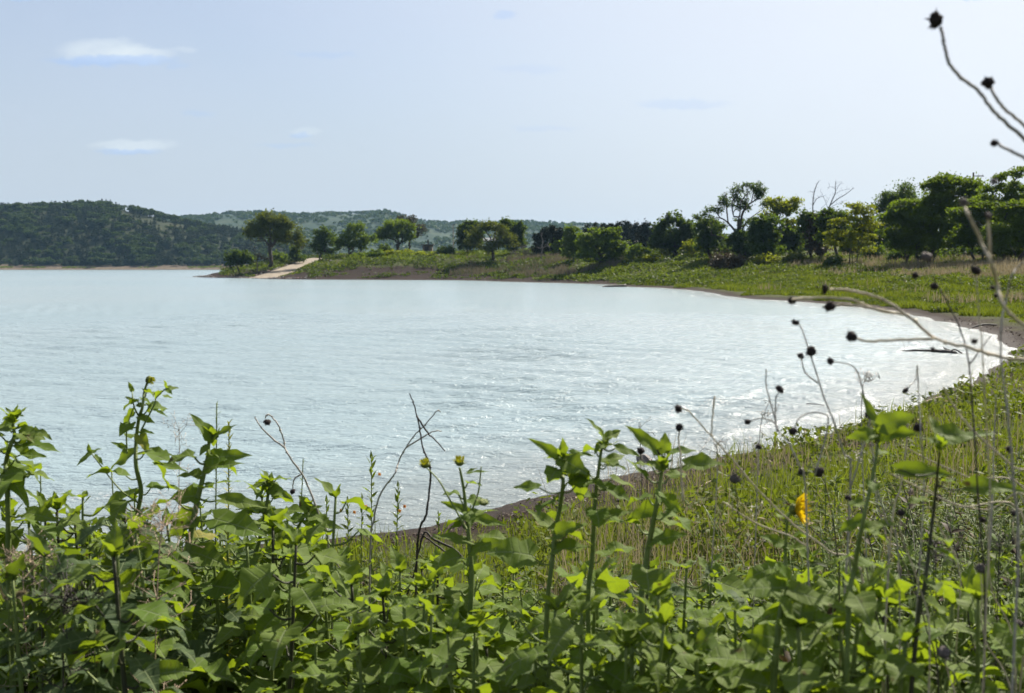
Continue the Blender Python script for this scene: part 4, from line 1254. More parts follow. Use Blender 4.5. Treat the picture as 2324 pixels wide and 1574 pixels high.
sd = sdist(x, y)
k_ = (sd > 1.8 + 1.5 * fbm(x / 6, y / 6, 2, 13)) & ((sd < 18) | (x / y < .24) | (vg.uniform(size=len(x)) < .2))
x, y, sd = x[k_], y[k_], sd[k_]
n = len(x)
blades(mb, x, y, height(x, y, sd), np.clip(.22 + .3 * fbm(x / 2.5, y / 5, 3, 16), .08, .75) * vg.uniform(.6, 1.3, n), .02 + .0005 * y, .3, vg)
tag(mb.build('bank_grass', M['grass']), 'fine green grass over the right hand bank', 'grass', kind='stuff')
# tan grass band below the right hand trees
mb = MB()
u, x, y = frustum_points(150000, 60, 165, 1640, 2950)
sd = sdist(x, y)
k_ = (sd > 19 + 4 * fbm(x / 6, y / 6, 3, 18)) & (sd < 37) & (u > 1760 + 130 * fbm(x / 9, y / 9, 2, 19)) & (fbm(x / 4, y / 3, 2, 118) + vg.normal(0, .3, len(x)) > -.05)
k_ |= (sd > 4) & (sd < 34) & (fbm(x / 5, y / 8, 3, 119) + vg.normal(0, .3, len(x)) > 1.25)
x, y, sd = x[k_], y[k_], sd[k_]
n = len(x)
blades(mb, x, y, height(x, y, sd), vg.uniform(.4, 1.15, n), np.full(n, .06), .25, vg)
tag(mb.build('dry_grass', M['dry_grass']), 'band of tall tan grass below the right hand trees', 'grass', kind='stuff')
# peninsula weeds
for nm, mt, lab, nn, thr, sdv in (('bank_cover', 'weed', 'yellow green ground cover on the far bank', 200000, .15, 25), ('deep_cover', 'weed_deep', 'deep green undergrowth on the far bank', 200000, .0, 35)):  # second set is a deeper green weed, spread by noise
    mb = MB()
    u, x, y = frustum_points(nn, 140, 345, 500, 1720, .7)
    sd = sdist(x, y)
    lim = 3.0 + 12 * np.exp(-((u - 880) / 160) ** 2) + 1.5 * fbm(x / 7, y / 7, 2, 27)
    rel = (x - rp0[0]) * sd_[0] + (y - rp0[1]) * sd_[1]
    onramp = (np.abs(rel) < hw + .8) & (y > 262) & (y < 320)
    k_ = (sd > lim) & (fbm(x / 7, y / 7, 3, sdv) + vg.normal(0, .3, len(x)) > thr) & (~onramp) & ~((rel > 0) & (rel < 9) & (y > 262) & (y < 312) & (vg.uniform(size=len(x)) < .8))
    if nm == 'deep_cover':
        k_ |= (sd > 1.5) & (sd < 16) & (fbm(x / 4, y / 2.5, 3, 61) + vg.normal(0, .2, len(x)) > .2) & (~onramp) & (u > 700)
    x, y, sd, u = x[k_], y[k_], sd[k_], u[k_]
    z = height(x, y, sd)
    n = len(x)
    tall = np.clip(.45 + .6 * fbm(x / 5, y / 5, 3, 28), .1, 1.3)
    # mown grass round the building stays short
    tall = np.where((y > 280) & (sd > 42), .12, tall)
    cards(mb, np.stack([x, y, z + vg.uniform(0, 1, n) ** .8 * tall], 1), .10 + .0009 * y, vg, up=.4, aspect=2.2)
    tag(mb.build(nm, M[mt]), lab, 'undergrowth', kind='stuff')
mb = MB()
u, x, y = frustum_points(26000, 205, 275, 1020, 1420)
sd = sdist(x, y)
k_ = (sd > 5) & (sd < 32) & (fbm(x / 6, y / 6, 3, 44) > .2)
x, y, sd = x[k_], y[k_], sd[k_]
n = len(x)
blades(mb, x, y, height(x, y, sd), vg.uniform(.6, 1.5, n), np.full(n, .09), .25, vg)
tag(mb.build('dry_reeds', M['dry_reed']), 'greyish dry reeds in front of the far trees', 'reeds', kind='stuff')


# ------------------------------------------------------------------ driftwood and stones
def stick(name, label, pts, rad, mat, cat='driftwood', extra=(), sides=8, group=None):
    base = np.asarray(pts[0])
    mb = MB()
    g = np.random.default_rng(len(label))
    pp = smooth_path(pts, 5)
    rr = np.interp(np.linspace(0, 1, len(pp)), np.linspace(0, 1, len(rad)), rad) * (1 + .12 * g.normal(size=len(pp)))
    mb.tube(pp, rr, sides)
    for e, r_ in extra:
        mb.tube(smooth_path(e, 4), r_, 5)
    o = mb.build(name, M[mat], origin=base)
    o.location = [float(c) for c in base]
    return tag(o, label, cat, group)


def W0(u, v, z=0.0):
    y = (787 - v) / F
    k = (CAMZ - z) / (spt - y * cp)
    return np.array(((u - 1162) / F * k, k * (cp + y * spt), z))


a, b = W0(2025, 797, .0), W0(2168, 804, .0)
a[2] = -.02
stick('driftwood_log', 'dark waterlogged branch with a knotted end lying in the shallow water', [a, a * .66 + b * .34 + (0, .02, .05), a * .3 + b * .7 + (0, 0, .06), b + (0, 0, .02)], [.016, .045, .075, .09], 'drift', extra=[
    ([b * .9 + a * .1 + (0, 0, .08), b * .82 + a * .18 + (0, .05, .2), b * .93 + a * .07 + (0, .1, .12), b + (.06, 0, .05)], .016), ([b * .92 + a * .08 + (0, 0, .06), b * .97 + a * .03 + (0, -.1, .16), b + (.2, -.1, .03)], .025),
    ([b * .88 + a * .12 + (0, 0, .04), b + (-.05, -.15, .02), b + (.25, -.15, -.02)], .035),
    ([a * .8 + b * .2 + (0, 0, .03), a * .82 + b * .18 + (0, 0, .3), a * .9 + b * .1 + (0, 0, .55)], .006), ([a * .5 + b * .5 + (0, 0, .06), a * .55 + b * .45 + (0, 0, .28), a * .6 + b * .4 + (0, 0, .45)], .005)])
a, b = W0(1368, 652), W0(1420, 651.5)
stick('driftwood_log', 'long dark log lying half in the water off the far bank', [a + (0, 0, .05), (a + b) / 2 + (0, 0, .12), b + (0, 0, .15)], [.12, .2, .2], 'drift')
a, b = W0(2197, 747, .1), W0(2262, 738, .25)
stick('driftwood_branch', 'thin dark branch on the muddy edge at the head of the bay', [a, (a + b) / 2 + (0, 0, .1), b], [.02, .05, .04], 'drift')
a, b = W0(2172, 889, .12), W0(2235, 882, .3)
stick('driftwood_branch', 'brown branch lying across the mud on the right shore', [a, (a + b) / 2 + (0, 0, .03), b], [.015, .022, .02], 'drift_pale')
for (u0, v0, u1, v1, r_, mt, lab) in [(1305, 1158, 1362, 1150, .016, 'drift_pale', 'orange brown stick on the wet mud behind the sunflowers'), (1400, 1190, 1470, 1200, .014, 'drift', 'dark stick on the mud near the grass edge'), (1970, 930, 2010, 936, .012, 'drift', 'short dark stick at the waterline left of the rock'),
                                   (1585, 1170, 1625, 1148, .010, 'drift_pale', 'pale twig on the mud at the edge of the weeds'), (1830, 918, 1872, 922, .01, 'drift', 'thin dark stick floating close to the right shore'), (2100, 915, 2150, 905, .014, 'drift_pale', 'pale weathered stick on the upper mud of the right shore')]:
    a, b = W0(u0, v0, 0), W0(u1, v1, 0)
    for q in (a, b):
        q[2] = max(gz(q[0], q[1]), 0) + .012
    stick('driftwood_stick', lab, [a, (a + b) / 2 + (0, 0, .012), b], [r_, r_ * 1.1, r_ * .7], mt)
a = W0(1462, 1050)
wr_ = rock_mesh(50, M['wet_rock'], 'wet_rock')
o = rock(a[0], a[1], .15, 'wet brown stone sitting in the shallows by the near shore', None, wr_, .2)
a = W0(2210, 880, .15)
rock(a[0], a[1], .16, 'single pale stone on the mud of the right shore', None, rocks[1])
for k in range(80):
    u = rg.uniform(1000, 2290)
    i_ = np.interp(u, [p_[0] for p_ in shore_px[:13]], np.arange(13))
    q = W0(u, float(np.interp(u, [p_[0] for p_ in shore_px[:13]], [p_[1] for p_ in shore_px[:13]])))
    x, y = q[0] + rg.uniform(.1, 1.8), q[1] - rg.uniform(.1, .8)
    if sdist([x], [y])[0] > .1:
        rock(x, y, rg.uniform(.008, .028), 'small pebble scattered on the near muddy shore', 'pebbles on the near shore')


# ------------------------------------------------------------------ foreground plants
def leaf_blade(mb, base, dirv, nrm, L, W, droop, fold, g, rows=9, serr=.06, heart=1.0):
    t = np.linspace(0, 1, rows)
    prof = np.sin(math.pi * np.clip(t * .94 + .06, 0, 1) ** .60) ** .9 * (1 - .25 * t)
    prof = prof / prof.max()
    prof[0] = .42 * heart + .05
    prof[-1] = 0.01
    dirv = unit(dirv)
    nrm = unit(nrm - dirv * (nrm @ dirv))
    side = np.cross(dirv, nrm)
    p = np.array(base, float)
    twist = g.normal(0, .35)
    V, UVs = [], []
    wav = g.uniform(0, 6.28)
    step = L / (rows - 1)
    for i in range(rows):
        an = droop * (t[i] ** 1.2)
        dd = dirv * math.cos(an) - nrm * math.sin(an)
        nn = nrm * math.cos(an) + dirv * math.sin(an)
        tw = twist * t[i]
        s2 = side * math.cos(tw) + nn * math.sin(tw)
        n2 = nn * math.cos(tw) - side * math.sin(tw)
        hwid = W * .5 * prof[i]
        for q, s_ in enumerate((-1, -.5, 0, .5, 1)):
            e = abs(s_)
            wdt = hwid * s_ * (1 + serr * (1 if i % 2 else -1) * (e == 1) + g.normal(0, .02))
            lift = fold * abs(wdt) + .15 * W * e * math.sin(wav + i * 1.35 + (2.1 if s_ > 0 else 0)) * prof[i] - .5 * fold * (abs(wdt) ** 2) / (W + 1e-9)
            back = -.13 * L * e * heart * (i == 0) - .05 * L * e * heart * (i == 1)
            V.append(p + s2 * wdt + n2 * lift + dd * back)
            UVs.append((s_ * .5 * prof[i] + .5, t[i]))
        p = p + dd * step
    i = np.arange(rows - 1)[:, None] * 5
    j = np.arange(4)[None]
    mb.add(V, np.stack([i + j, i + j + 1, i + j + 6, i + j + 5], -1).reshape(-1, 4), uv=UVs)


def bud_mesh(mb_g, mb_y, c, r, facing, g, open_=0.3):
    """flower bud: green cup of bracts, yellow tips"""
    f = unit(facing)
    a = unit(np.cross(f, (.3, .2, .9)))
    b = np.cross(f, a)
    prof = [(-.9, .25), (-.6, .75), (-.1, 1.0), (.35, .92), (.55, .6), (.62, .02)]
    rings = []
    th = np.arange(10) * 2 * math.pi / 10
    for h, rr in prof:
        rings.append(c + f * h * r * .8 + (np.cos(th)[:, None] * a + np.sin(th)[:, None] * b) * rr * r * (1 + .06 * g.normal(size=(10, 1))))
    V = np.concatenate(rings)
    i = np.arange(len(prof) - 1)[:, None] * 10
    j = np.arange(10)[None]
    k = (j + 1) % 10
    mb_g.add(V, np.stack([i + j, i + k, i + k + 10, i + j + 10], -1).reshape(-1, 4))
    for q in range(16):
        an = g.uniform(0, 6.28)
        e = math.cos(an) * a + math.sin(an) * b
        p0 = c + e * r * .9 - f * r * .2
        tipd = unit(e * g.uniform(.3, 1.0) + f * g.uniform(.3, 1.1))
        sdv = np.cross(tipd, e)
        sdv = unit(sdv + f * .01) * r * .22
        p1 = p0 + tipd * r * g.uniform(.7, 1.2)
        mb_g.add([p0 - sdv, p0 + sdv, (p0 + p1) / 2 + sdv * .7, p1, (p0 + p1) / 2 - sdv * .7], [(0, 1, 2, 3, 4)])
    if mb_y is not None:
        for q in range(14):
            an = q / 14 * 6.283 + g.uniform(-.1, .1)
            e = math.cos(an) * a + math.sin(an) * b
            p0 = c + e * r * .7 + f * r * .3
            tipd = unit(e * open_ + f * (1.0 - open_ * .7))
            sdv = unit(np.cross(tipd, e) + 1e-6) * r * .24
            ln = r * g.uniform(.9, 1.3)
            p1 = p0 + tipd * ln
            mb_y.add([p0 - sdv * .6, p0 + sdv * .6, p0 + tipd * ln * .55 + sdv, p1, p0 + tipd * ln * .55 - sdv], [(0, 1, 2, 3, 4)])


def seed_mesh(c, r, g, facing=(0, 0, 1)):
    """dry seed head: a rough button with ragged bracts round it"""
    f = unit(np.asarray(facing, float))
    a = unit(np.cross(f, (.3, .25, .9)) + 1e-9)
    b = np.cross(f, a)
    mb = MB()
    n1, n2 = 8, 12
    asp = g.uniform(.5, 1.05)
    V = []
    for i in range(n1 + 1):
        la = -math.pi / 2 + math.pi * i / n1
        for j in range(n2):
            lo = 2 * math.pi * j / n2
            rr = r * (1 + .15 * g.normal())
            V.append(c + (a * math.cos(lo) + b * math.sin(lo)) * math.cos(la) * rr + f * math.sin(la) * rr * asp)
    i = np.arange(n1)[:, None] * n2
    j = np.arange(n2)[None]
    k = (j + 1) % n2
    mb.add(V, np.stack([i + j, i + k, i + k + n2, i + j + n2], -1).reshape(-1, 4))
    for q in range(20):
        lo = g.uniform(0, 6.28)
        e = a * math.cos(lo) + b * math.sin(lo)
        p0 = c + e * r * .8 - f * r * .35
        p1 = p0 + unit(e * 1.0 + f * g.uniform(-.6, .8)) * r * g.uniform(.3, 1.0)
        s_ = unit(np.cross(e, f)) * r * .2
        mb.add([p0 - s_, p0 + s_, p1], [(0, 1, 2)])
    return mb


def sunflower(label, d, stem_px, leaves=(), branches=(), buds=(), n_rand=8, rand_size=.10, seed=0, stem_r=.007, top_cluster=True, mat='sunleaf', group=None, name='sunflower_plant', yellow=(), dd_base=0.0, stem_mat='stem', t0=.25):
    """stem_px runs from low to high in reference pixels at distance d"""
    g = np.random.default_rng(1000 + seed)
    pts = [P(u, v, d + g.normal(0, .015)) for u, v in stem_px]
    low = pts[0]
    gx_, gy_ = low[0] + g.normal(0, .03), low[1] + dd_base
    base = np.array((gx_, gy_, gz(gx_, gy_)))
    if low[2] > base[2] + .05:
        pts = [base - (0, 0, .03), base + (low - base) * .5 + (g.normal(0, .01), 0, 0)] + pts
    root = thing(name, base, label, 'plant', group)
    path = smooth_path(pts, 6)
    st = MB()
    st.tube(path, [stem_r * 1.15, stem_r, stem_r * .45], 7)
    for br in branches:
        bp = smooth_path([P(u, v, d + g.normal(0, .02)) for u, v in br], 5)
        st.tube(bp, [stem_r * .42, stem_r * .25], 5)
    fo = MB()
    cam_p = np.array((0, 0, CAMZ))
    for lf in leaves:
        (u0, v0, u1, v1, w_) = lf[:5]
        dd = g.uniform(-.05, .06)
        p0 = P(u0, v0, d + dd * .2)
        p1 = P(u1, v1, d + dd)
        # petiole from the nearest stem point below
        i = int(np.argmin(np.linalg.norm(path - p0, axis=1) + .5 * np.maximum(0, path[:, 2] - p0[2])))
        if .012 < np.linalg.norm(path[i] - p0) < .16 and not branches:
            st.tube(smooth_path([path[i], (path[i] + p0) / 2 - (0, 0, .008), p0], 3), [stem_r * .4, stem_r * .28], 5)
        L_ = np.linalg.norm(p1 - p0)
        face = lf[5] if len(lf) > 5 else g.uniform(.35, .9)
        tc_ = unit(cam_p - p0)
        nr = unit(np.array((0, 0, 1.0)) + tc_ * face + g.normal(0, .18, 3))
        dv = unit(p1 - p0)
        leaf_blade(fo, p0, unit(dv + nr * .12), nr, L_ * 1.04, pxm(w_, d) * 1.3, g.uniform(.15, .5), g.uniform(.1, .45), g)
    # remaining leaves around the stem
    phi = g.uniform(0, 6.28)
    cum = np.linspace(0, 1, len(path))
    for k in range(n_rand):
        tt = t0 + (.93 - t0) * (k + .5) / max(n_rand, 1)
        i = int(tt * (len(path) - 1))
        phi += 2.4 + g.normal(0, .3)
        out = np.array((math.cos(phi), math.sin(phi), 0))
        L_ = rand_size * (1.2 - .9 * tt) * g.uniform(.75, 1.2)
        pet = L_ * g.uniform(.3, .6)
        p0 = path[i]
        p1 = p0 + out * pet * .9 + np.array((0, 0, pet * g.uniform(.2, .7)))
        st.tube(smooth_path([p0, (p0 + p1) / 2 + (0, 0, -.01), p1], 3), [stem_r * .42, stem_r * .28], 5)
        leaf_blade(fo, p1, unit(out + np.array((0, 0, g.uniform(-.35, .35)))), unit(np.array((0, 0, 1.0)) + g.normal(0, .25, 3)), L_, L_ * g.uniform(.62, .85), g.uniform(.2, 1.1), g.uniform(.05, .4), g)
    if top_cluster:
        tp = path[-1]
        for k in range(7):
            phi += 2.4
            out = np.array((math.cos(phi), math.sin(phi), 0))
            L_ = rand_size * g.uniform(.22, .45)
            leaf_blade(fo, tp - (0, 0, .01 * k / 3), unit(out + np.array((0, 0, g.uniform(.3, 1.6)))), unit(np.array((0, 0, 1.0)) - out * .3), L_, L_ * .5, g.uniform(-.2, .5), .3, g, heart=.3)
    st.build('stem', M[stem_mat], root, origin=base)
    fo.build('foliage', M[mat], root, uv=True, origin=base)
    for (u, v, r_, fx, fz, op) in buds:
        c = P(u, v, d)
        mg, my = MB(), MB()
        bud_mesh(mg, my if op > 0 else None, c, pxm(r_, d), np.array((fx, -.35, fz)), g, op)
        b_ = mg.build('flower_bud', M['bud'], root, origin=base, smooth=False)
        if op > 0:
            my.build('petals', M['petal' if op > .3 else 'bud_yellow'], b_, origin=base, smooth=False)
    return root


S = sunflower
S('big leaved sunflower plant cut by the left edge of the picture', 3.1, [(20, 1330), (19, 1191), (16, 1086), (14, 1051), (23, 1013), (33, 989), (30, 968), (32, 945)],
  [(43, 985, 93, 982, 36), (88, 980, 118, 998, 15), (62, 1005, 140, 1032, 30), (48, 1032, 105, 1040, 26), (43, 1003, 60, 1038, 25), (14, 1068, 66, 1153, 34), (65, 1075, 126, 1088, 28), (38, 1086, 70, 1078, 28), (60, 1165, 132, 1182, 36), (32, 948, 4, 950, 16), (32, 948, 54, 944, 14), (30, 962, -6, 968, 26), (34, 944, 28, 931, 10), (15, 1100, -30, 1130, 40)], n_rand=15, rand_size=.15, seed=1, stem_r=.0075)
S('tall thin sunflower plant with a half open yellow bud at its tip', 3.3, [(300, 1330), (304, 1237), (312, 1167), (320, 1113), (309, 1059), (309, 1005), (315, 951), (323, 925), (327, 892), (334, 868)],
  [(377, 880, 373, 863, 9), (378, 881, 406, 882, 10), (376, 885, 391, 897, 12), (362, 888, 352, 906, 12), (372, 900, 393, 903, 9), (300, 888, 291, 867, 9), (304, 910, 284, 902, 8), (320, 906, 346, 917, 14), (310, 920, 332, 921, 12), (304, 935, 280, 962, 20), (315, 945, 351, 961, 16), (320, 980, 351, 986, 12), (336, 935, 344, 914, 8), (350, 930, 381, 946, 8),
   (205, 1030, 174, 1056, 10), (205, 1030, 231, 1018, 12), (215, 1035, 235, 1056, 11), (203, 1026, 200, 1007, 8), (305, 1028, 246, 1064, 34), (316, 988, 336, 1030, 22), (335, 1025, 393, 1034, 22), (285, 1018, 252, 1004, 11), (350, 1055, 426, 1072, 28), (300, 1123, 205, 1172, 44), (353, 1048, 388, 1112, 46)],
  branches=[[(320, 978), (350, 919), (355, 903), (377, 882)], [(315, 946), (304, 922), (300, 890)], [(288, 1030), (288, 973), (304, 922)], [(318, 1145), (269, 1108), (208, 1030)], [(309, 1030), (345, 1020)]],
  buds=[(338, 862, 9, .8, -.2, .3)], n_rand=13, rand_size=.14, seed=2, stem_r=.0068, top_cluster=False, t0=.1)
S('sunflower plant with two upright pointed top leaves like a V', 3.2, [(390, 1500), (405, 1400), (425, 1260), (446, 1145), (460, 1086), (471, 1040), (474, 1005), (482, 991)],
  [(480, 993, 433, 940, 28, .9), (484, 994, 538, 966, 22, .8), (475, 1040, 571, 1036, 34), (470, 1062, 553, 1050, 36), (470, 1012, 453, 1034, 14), (468, 1102, 547, 1094, 24), (503, 1134, 604, 1154, 30), (446, 1126, 388, 1134, 44), (455, 1080, 402, 1084, 26), (487, 1178, 604, 1220, 60), (440, 1170, 382, 1218, 50), (425, 1265, 345, 1290, 52), (430, 1250, 520, 1290, 50), (480, 1330, 560, 1345, 62)], n_rand=12, rand_size=.15, seed=3, stem_r=.009, t0=.1)
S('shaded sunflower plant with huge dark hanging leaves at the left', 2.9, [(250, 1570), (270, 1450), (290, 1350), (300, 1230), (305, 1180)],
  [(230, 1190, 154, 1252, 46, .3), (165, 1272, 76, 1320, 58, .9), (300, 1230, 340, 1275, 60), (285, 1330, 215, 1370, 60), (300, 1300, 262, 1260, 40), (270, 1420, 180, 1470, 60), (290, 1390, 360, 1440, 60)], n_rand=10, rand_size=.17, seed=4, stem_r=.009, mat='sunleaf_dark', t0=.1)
S('broad leaved sunflower plant topping the thicket right of the V leaved plant', 3.7, [(570, 1330), (590, 1220), (604, 1150), (612, 1100), (613, 1092)],
  [(612, 1098, 558, 1110, 22), (612, 1098, 652, 1122, 22), (612, 1102, 578, 1137, 28), (612, 1112, 662, 1132, 24), (611, 1096, 616, 1083, 10), (600, 1150, 540, 1170, 30), (604, 1160, 670, 1180, 30), (595, 1190, 548, 1215, 34)], n_rand=11, rand_size=.14, seed=5)
S('sunflower plant whose broad leaves lean over the dark dead stem', 3.6, [(640, 1400), (655, 1290), (668, 1220), (690, 1170), (700, 1150)],
  [(700, 1165, 745, 1190, 34), (700, 1160, 680, 1125, 30), (690, 1175, 640, 1190, 30), (695, 1180, 780, 1205, 26), (672, 1215, 610, 1240, 36), (668, 1225, 740, 1260, 36)], n_rand=11, rand_size=.13, seed=6)
S('sunflower plant with green buds and one dark brown head on thin stalks', 2.9, [(1065, 1450), (1070, 1320), (1064, 1220), (1058, 1165), (1052, 1110), (1043, 1062)],
  [(1060, 1162, 1000, 1140, 18), (1062, 1168, 1132, 1160, 20), (1058, 1176, 1010, 1210, 26), (1066, 1180, 1150, 1195, 26), (1060, 1072, 1084, 1062, 8), (1062, 1074, 1113, 1071, 10), (1066, 1230, 980, 1215, 26), (1068, 1250, 1150, 1225, 30)],
  branches=[[(1064, 1210), (1018, 1130), (995, 1090), (968, 1062)], [(1056, 1165), (1048, 1140), (1038, 1118)], [(1062, 1180), (1085, 1120), (1092, 1060)]],
  buds=[(966, 1055, 11, -.2, .9, .25), (1043, 1050, 11, .1, 1.0, .25), (1097, 1140, 11, .1, .9, 0)], n_rand=10, rand_size=.12, seed=7, top_cluster=False)
S('leftmost of three tall soft focus sunflower shoots before the mud', 2.6, [(1240, 1420), (1250, 1300), (1262, 1200), (1272, 1147), (1278, 1093), (1275, 1071), (1272, 1048), (1277, 1036)],
  [(1267, 1037, 1202, 996, 21, .9), (1281, 1031, 1280, 998, 15, 1.0), (1296, 1029, 1351, 1036, 18), (1276, 1043, 1332, 1078, 46, .9), (1313, 1066, 1319, 1138, 40, 1.4), (1222, 1107, 1166, 1109, 27), (1262, 1205, 1195, 1160, 34), (1262, 1215, 1320, 1190, 36), (1255, 1250, 1340, 1245, 44)], n_rand=10, rand_size=.11, seed=8, stem_r=.0058, top_cluster=True)
S('middle and tallest of three soft focus sunflower shoots before the mud', 2.6, [(1335, 1420), (1345, 1254), (1350, 1147), (1358, 1071), (1366, 1017), (1374, 1000)],
  [(1369, 993, 1337, 947, 21, 1.0), (1380, 993, 1408, 980, 20), (1364, 1007, 1349, 1032, 14), (1375, 1052, 1417, 1031, 28), (1399, 1017, 1453, 1035, 20), (1372, 1106, 1432, 1143, 34), (1391, 1087, 1451, 1110, 22), (1352, 1130, 1300, 1115, 20), (1350, 1180, 1430, 1160, 36)], n_rand=10, rand_size=.11, seed=9, stem_r=.0058)
S('rightmost of three soft focus sunflower shoots with a dark head in its top', 2.5, [(1455, 1420), (1466, 1281), (1480, 1200), (1493, 1133), (1501, 1079), (1506, 1050)],
  [(1488, 1021, 1419, 968, 30, 1.0), (1509, 1028, 1509, 981, 24, 1.0), (1520, 1026, 1583, 1023, 22), (1556, 1055, 1646, 1056, 44, 1.5), (1466, 1082, 1422, 1043, 22), (1506, 1133, 1546, 1162, 32), (1510, 1062, 1470, 1050, 24), (1490, 1150, 1420, 1180, 34), (1488, 1180, 1560, 1200, 36), (1480, 1230, 1560, 1215, 40)], n_rand=10, rand_size=.12, seed=10, stem_r=.0068)
S('blurred sunflower shoot with a jagged top in front of the right shore', 1.95, [(1925, 1420), (1940, 1290), (1960, 1180), (1985, 1060), (1995, 985)],
  [(1990, 965, 1953, 893, 18, 1.0), (2000, 968, 2078, 944, 42, 1.5), (2000, 985, 2082, 986, 34, 1.5), (1985, 985, 1922, 992, 28, 1.5), (1990, 990, 1965, 1008, 14), (1960, 1180, 1900, 1210, 30), (1958, 1200, 2040, 1190, 28)], n_rand=8, rand_size=.085, seed=11, stem_r=.0045)
S('blurred sunflower shoot with long drooping leaves near the right edge', 1.95, [(2080, 1440), (2098, 1330), (2120, 1150), (2135, 1000)],
  [(2135, 985, 2218, 992, 42, 1.5), (2130, 985, 2110, 943, 16, 1.0), (2140, 1000, 2255, 985, 28, 1.5), (2040, 1066, 2168, 1076, 30, 1.5), (2195, 1107, 2330, 1112, 36, 1.5), (2110, 1240, 2190, 1290, 28)], n_rand=8, rand_size=.085, seed=12, stem_r=.0042, stem_mat='stem_dark')
S('sunflower plant with large curled leaves at the bottom right centre', 2.0, [(1755, 1640), (1765, 1450), (1775, 1370), (1785, 1330)],
  [(1785, 1335, 1668, 1340, 62, .9), (1792, 1340, 1935, 1395, 40), (1790, 1318, 1760, 1275, 34, 1.0), (1780, 1390, 1860, 1430, 44), (1735, 1495, 1622, 1545, 80, .8), (1770, 1450, 1690, 1440, 50)], n_rand=4, rand_size=.12, seed=13, stem_r=.007)
# yellow bloom
d = 2.55
root = S('sunflower plant bearing the only open yellow bloom, seen from the side', d, [(1775, 1420), (1782, 1300), (1784, 1230), (1788, 1180), (1797, 1158)], [(1784, 1240, 1720, 1215, 26), (1784, 1250, 1850, 1240, 28), (1782, 1290, 1700, 1300, 34)], n_rand=4, rand_size=.1, seed=14, stem_r=.0045, top_cluster=False)
c = P(1801, 1156, d)
base = np.array(root.location)
fv = unit(np.array((.9, -.42, .12)))
g = np.random.default_rng(8)
mg = MB()
bud_mesh(mg, None, c, pxm(14, d), fv, g, 0)
fb = mg.build('flower_head', M['bud'], root, origin=base, smooth=False)
my = MB()
a_ = unit(np.cross(fv, (0, 0, 1)))
b_ = np.cross(fv, a_)
for q in range(22):
    an = q / 22 * 6.283
    e = math.cos(an) * a_ + math.sin(an) * b_
    dv = unit(e * g.uniform(.6, .95) + fv * g.uniform(.55, .9))
    leaf_blade(my, c + e * pxm(10, d) + fv * pxm(6, d), dv, unit(fv - e * .4), pxm(38, d), pxm(18, d), g.uniform(-.2, .4), .15, g, rows=6, serr=0, heart=.2)
my.build('petals', M['petal'], fb, origin=base)
ds = seed_mesh(c + fv * pxm(8, d), pxm(9, d), g, fv)
ds.build('disc', M['seed'], fb, origin=base)

# thicket: a few plants copied, turned and resized
templates = []
for k in range(9):
    g = np.random.default_rng(300 + k)
    ln = g.uniform(-.12, .12, 2)
    dark = k in (7, 8)  # these templates wear the leaf colour with shade mixed in
    # built off to one side at unit height, then moved to its first place
    root = bpy.data.objects.new('sunflower_plant', None)
    C.objects.link(root)
    st, fo = MB(), MB()
    path = smooth_path([(0, 0, -.04), (ln[0] * .2, ln[1] * .2, .35), (ln[0] * .7, ln[1] * .6, .7), (ln[0], ln[1], 1.0)], 7)
    st.tube(path, [.0085, .007, .0035], 6)
    phi = g.uniform(0, 6.28)
    nl_ = 26
    for q in range(nl_):
        tt = .14 + .82 * (q / (nl_ - 1))
        phi += 2.4 + g.normal(0, .25)
        out = np.array((math.cos(phi), math.sin(phi), 0))
        L_ = (.185 - .10 * tt) * g.uniform(.75, 1.25)
        pet = L_ * g.uniform(.35, .75)
        p0 = path[int(tt * (len(path) - 1))]
        p1 = p0 + out * pet + np.array((0, 0, pet * g.uniform(.2, .8)))
        st.tube(smooth_path([p0, (p0 + p1) / 2 + (0, 0, -.012), p1], 3), [.0032, .0022], 5)
        leaf_blade(fo, p1, unit(out + np.array((0, 0, g.uniform(-.45, .3)))), unit(np.array((0, 0, 1.0)) + g.normal(0, .28, 3)), L_, L_ * g.uniform(.42, .9), g.uniform(-.1, 1.4), g.uniform(.0, .5), g)
    for q in range(int(g.integers(3, 6))):
        phi += 2.4 + g.normal(0, .5)
        out = np.array((math.cos(phi), math.sin(phi), 0))
        L_ = g.uniform(.03, .09)
        leaf_blade(fo, path[-1], unit(out + np.array((0, 0, g.uniform(.3, 1.6)))), unit(np.array((0, 0, 1.0)) - out * .3), L_, L_ * .5, .3, .3, g, heart=.3)
    st.build('stem', M['stem_dark'] if k == 3 else M['stem'], root)
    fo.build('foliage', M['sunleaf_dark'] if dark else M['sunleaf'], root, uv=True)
    templates.append(root)
first = set(range(9))
tg = np.random.default_rng(17)
zones = [  # u range, depth range, canopy row at its top, scatter below it, how many, label, group, templates
    ((-60, 330), (2.5, 4.6), 1125, 230, 44, 'leafy sunflower plant without bloom in the left corner of the thicket', 'sunflowers in the left corner', (0, 7, 8, 3, 7, 8)),
    ((330, 760), (2.7, 5.2), 1135, 240, 48, 'leafy sunflower plant without bloom in the thicket below the lake, left of centre', 'sunflowers left of centre', (0, 1, 2, 3, 4, 7, 8)),
    ((760, 1240), (2.3, 4.4), 1275, 200, 46, 'leafy sunflower plant without bloom at the bottom centre of the thicket', 'sunflowers at the bottom centre', (0, 1, 3, 4, 5, 6)),
    ((1240, 1760), (2.1, 3.8), 1270, 240, 48, 'leafy sunflower plant without bloom below the three tall shoots', 'sunflowers right of centre', (0, 2, 4, 5, 6, 8, 7)),
    ((1760, 2380), (2.0, 4.0), 1265, 230, 56, 'leafy sunflower plant without bloom in the bottom right corner', 'sunflowers in the right corner', (1, 2, 4, 5, 6)),
]
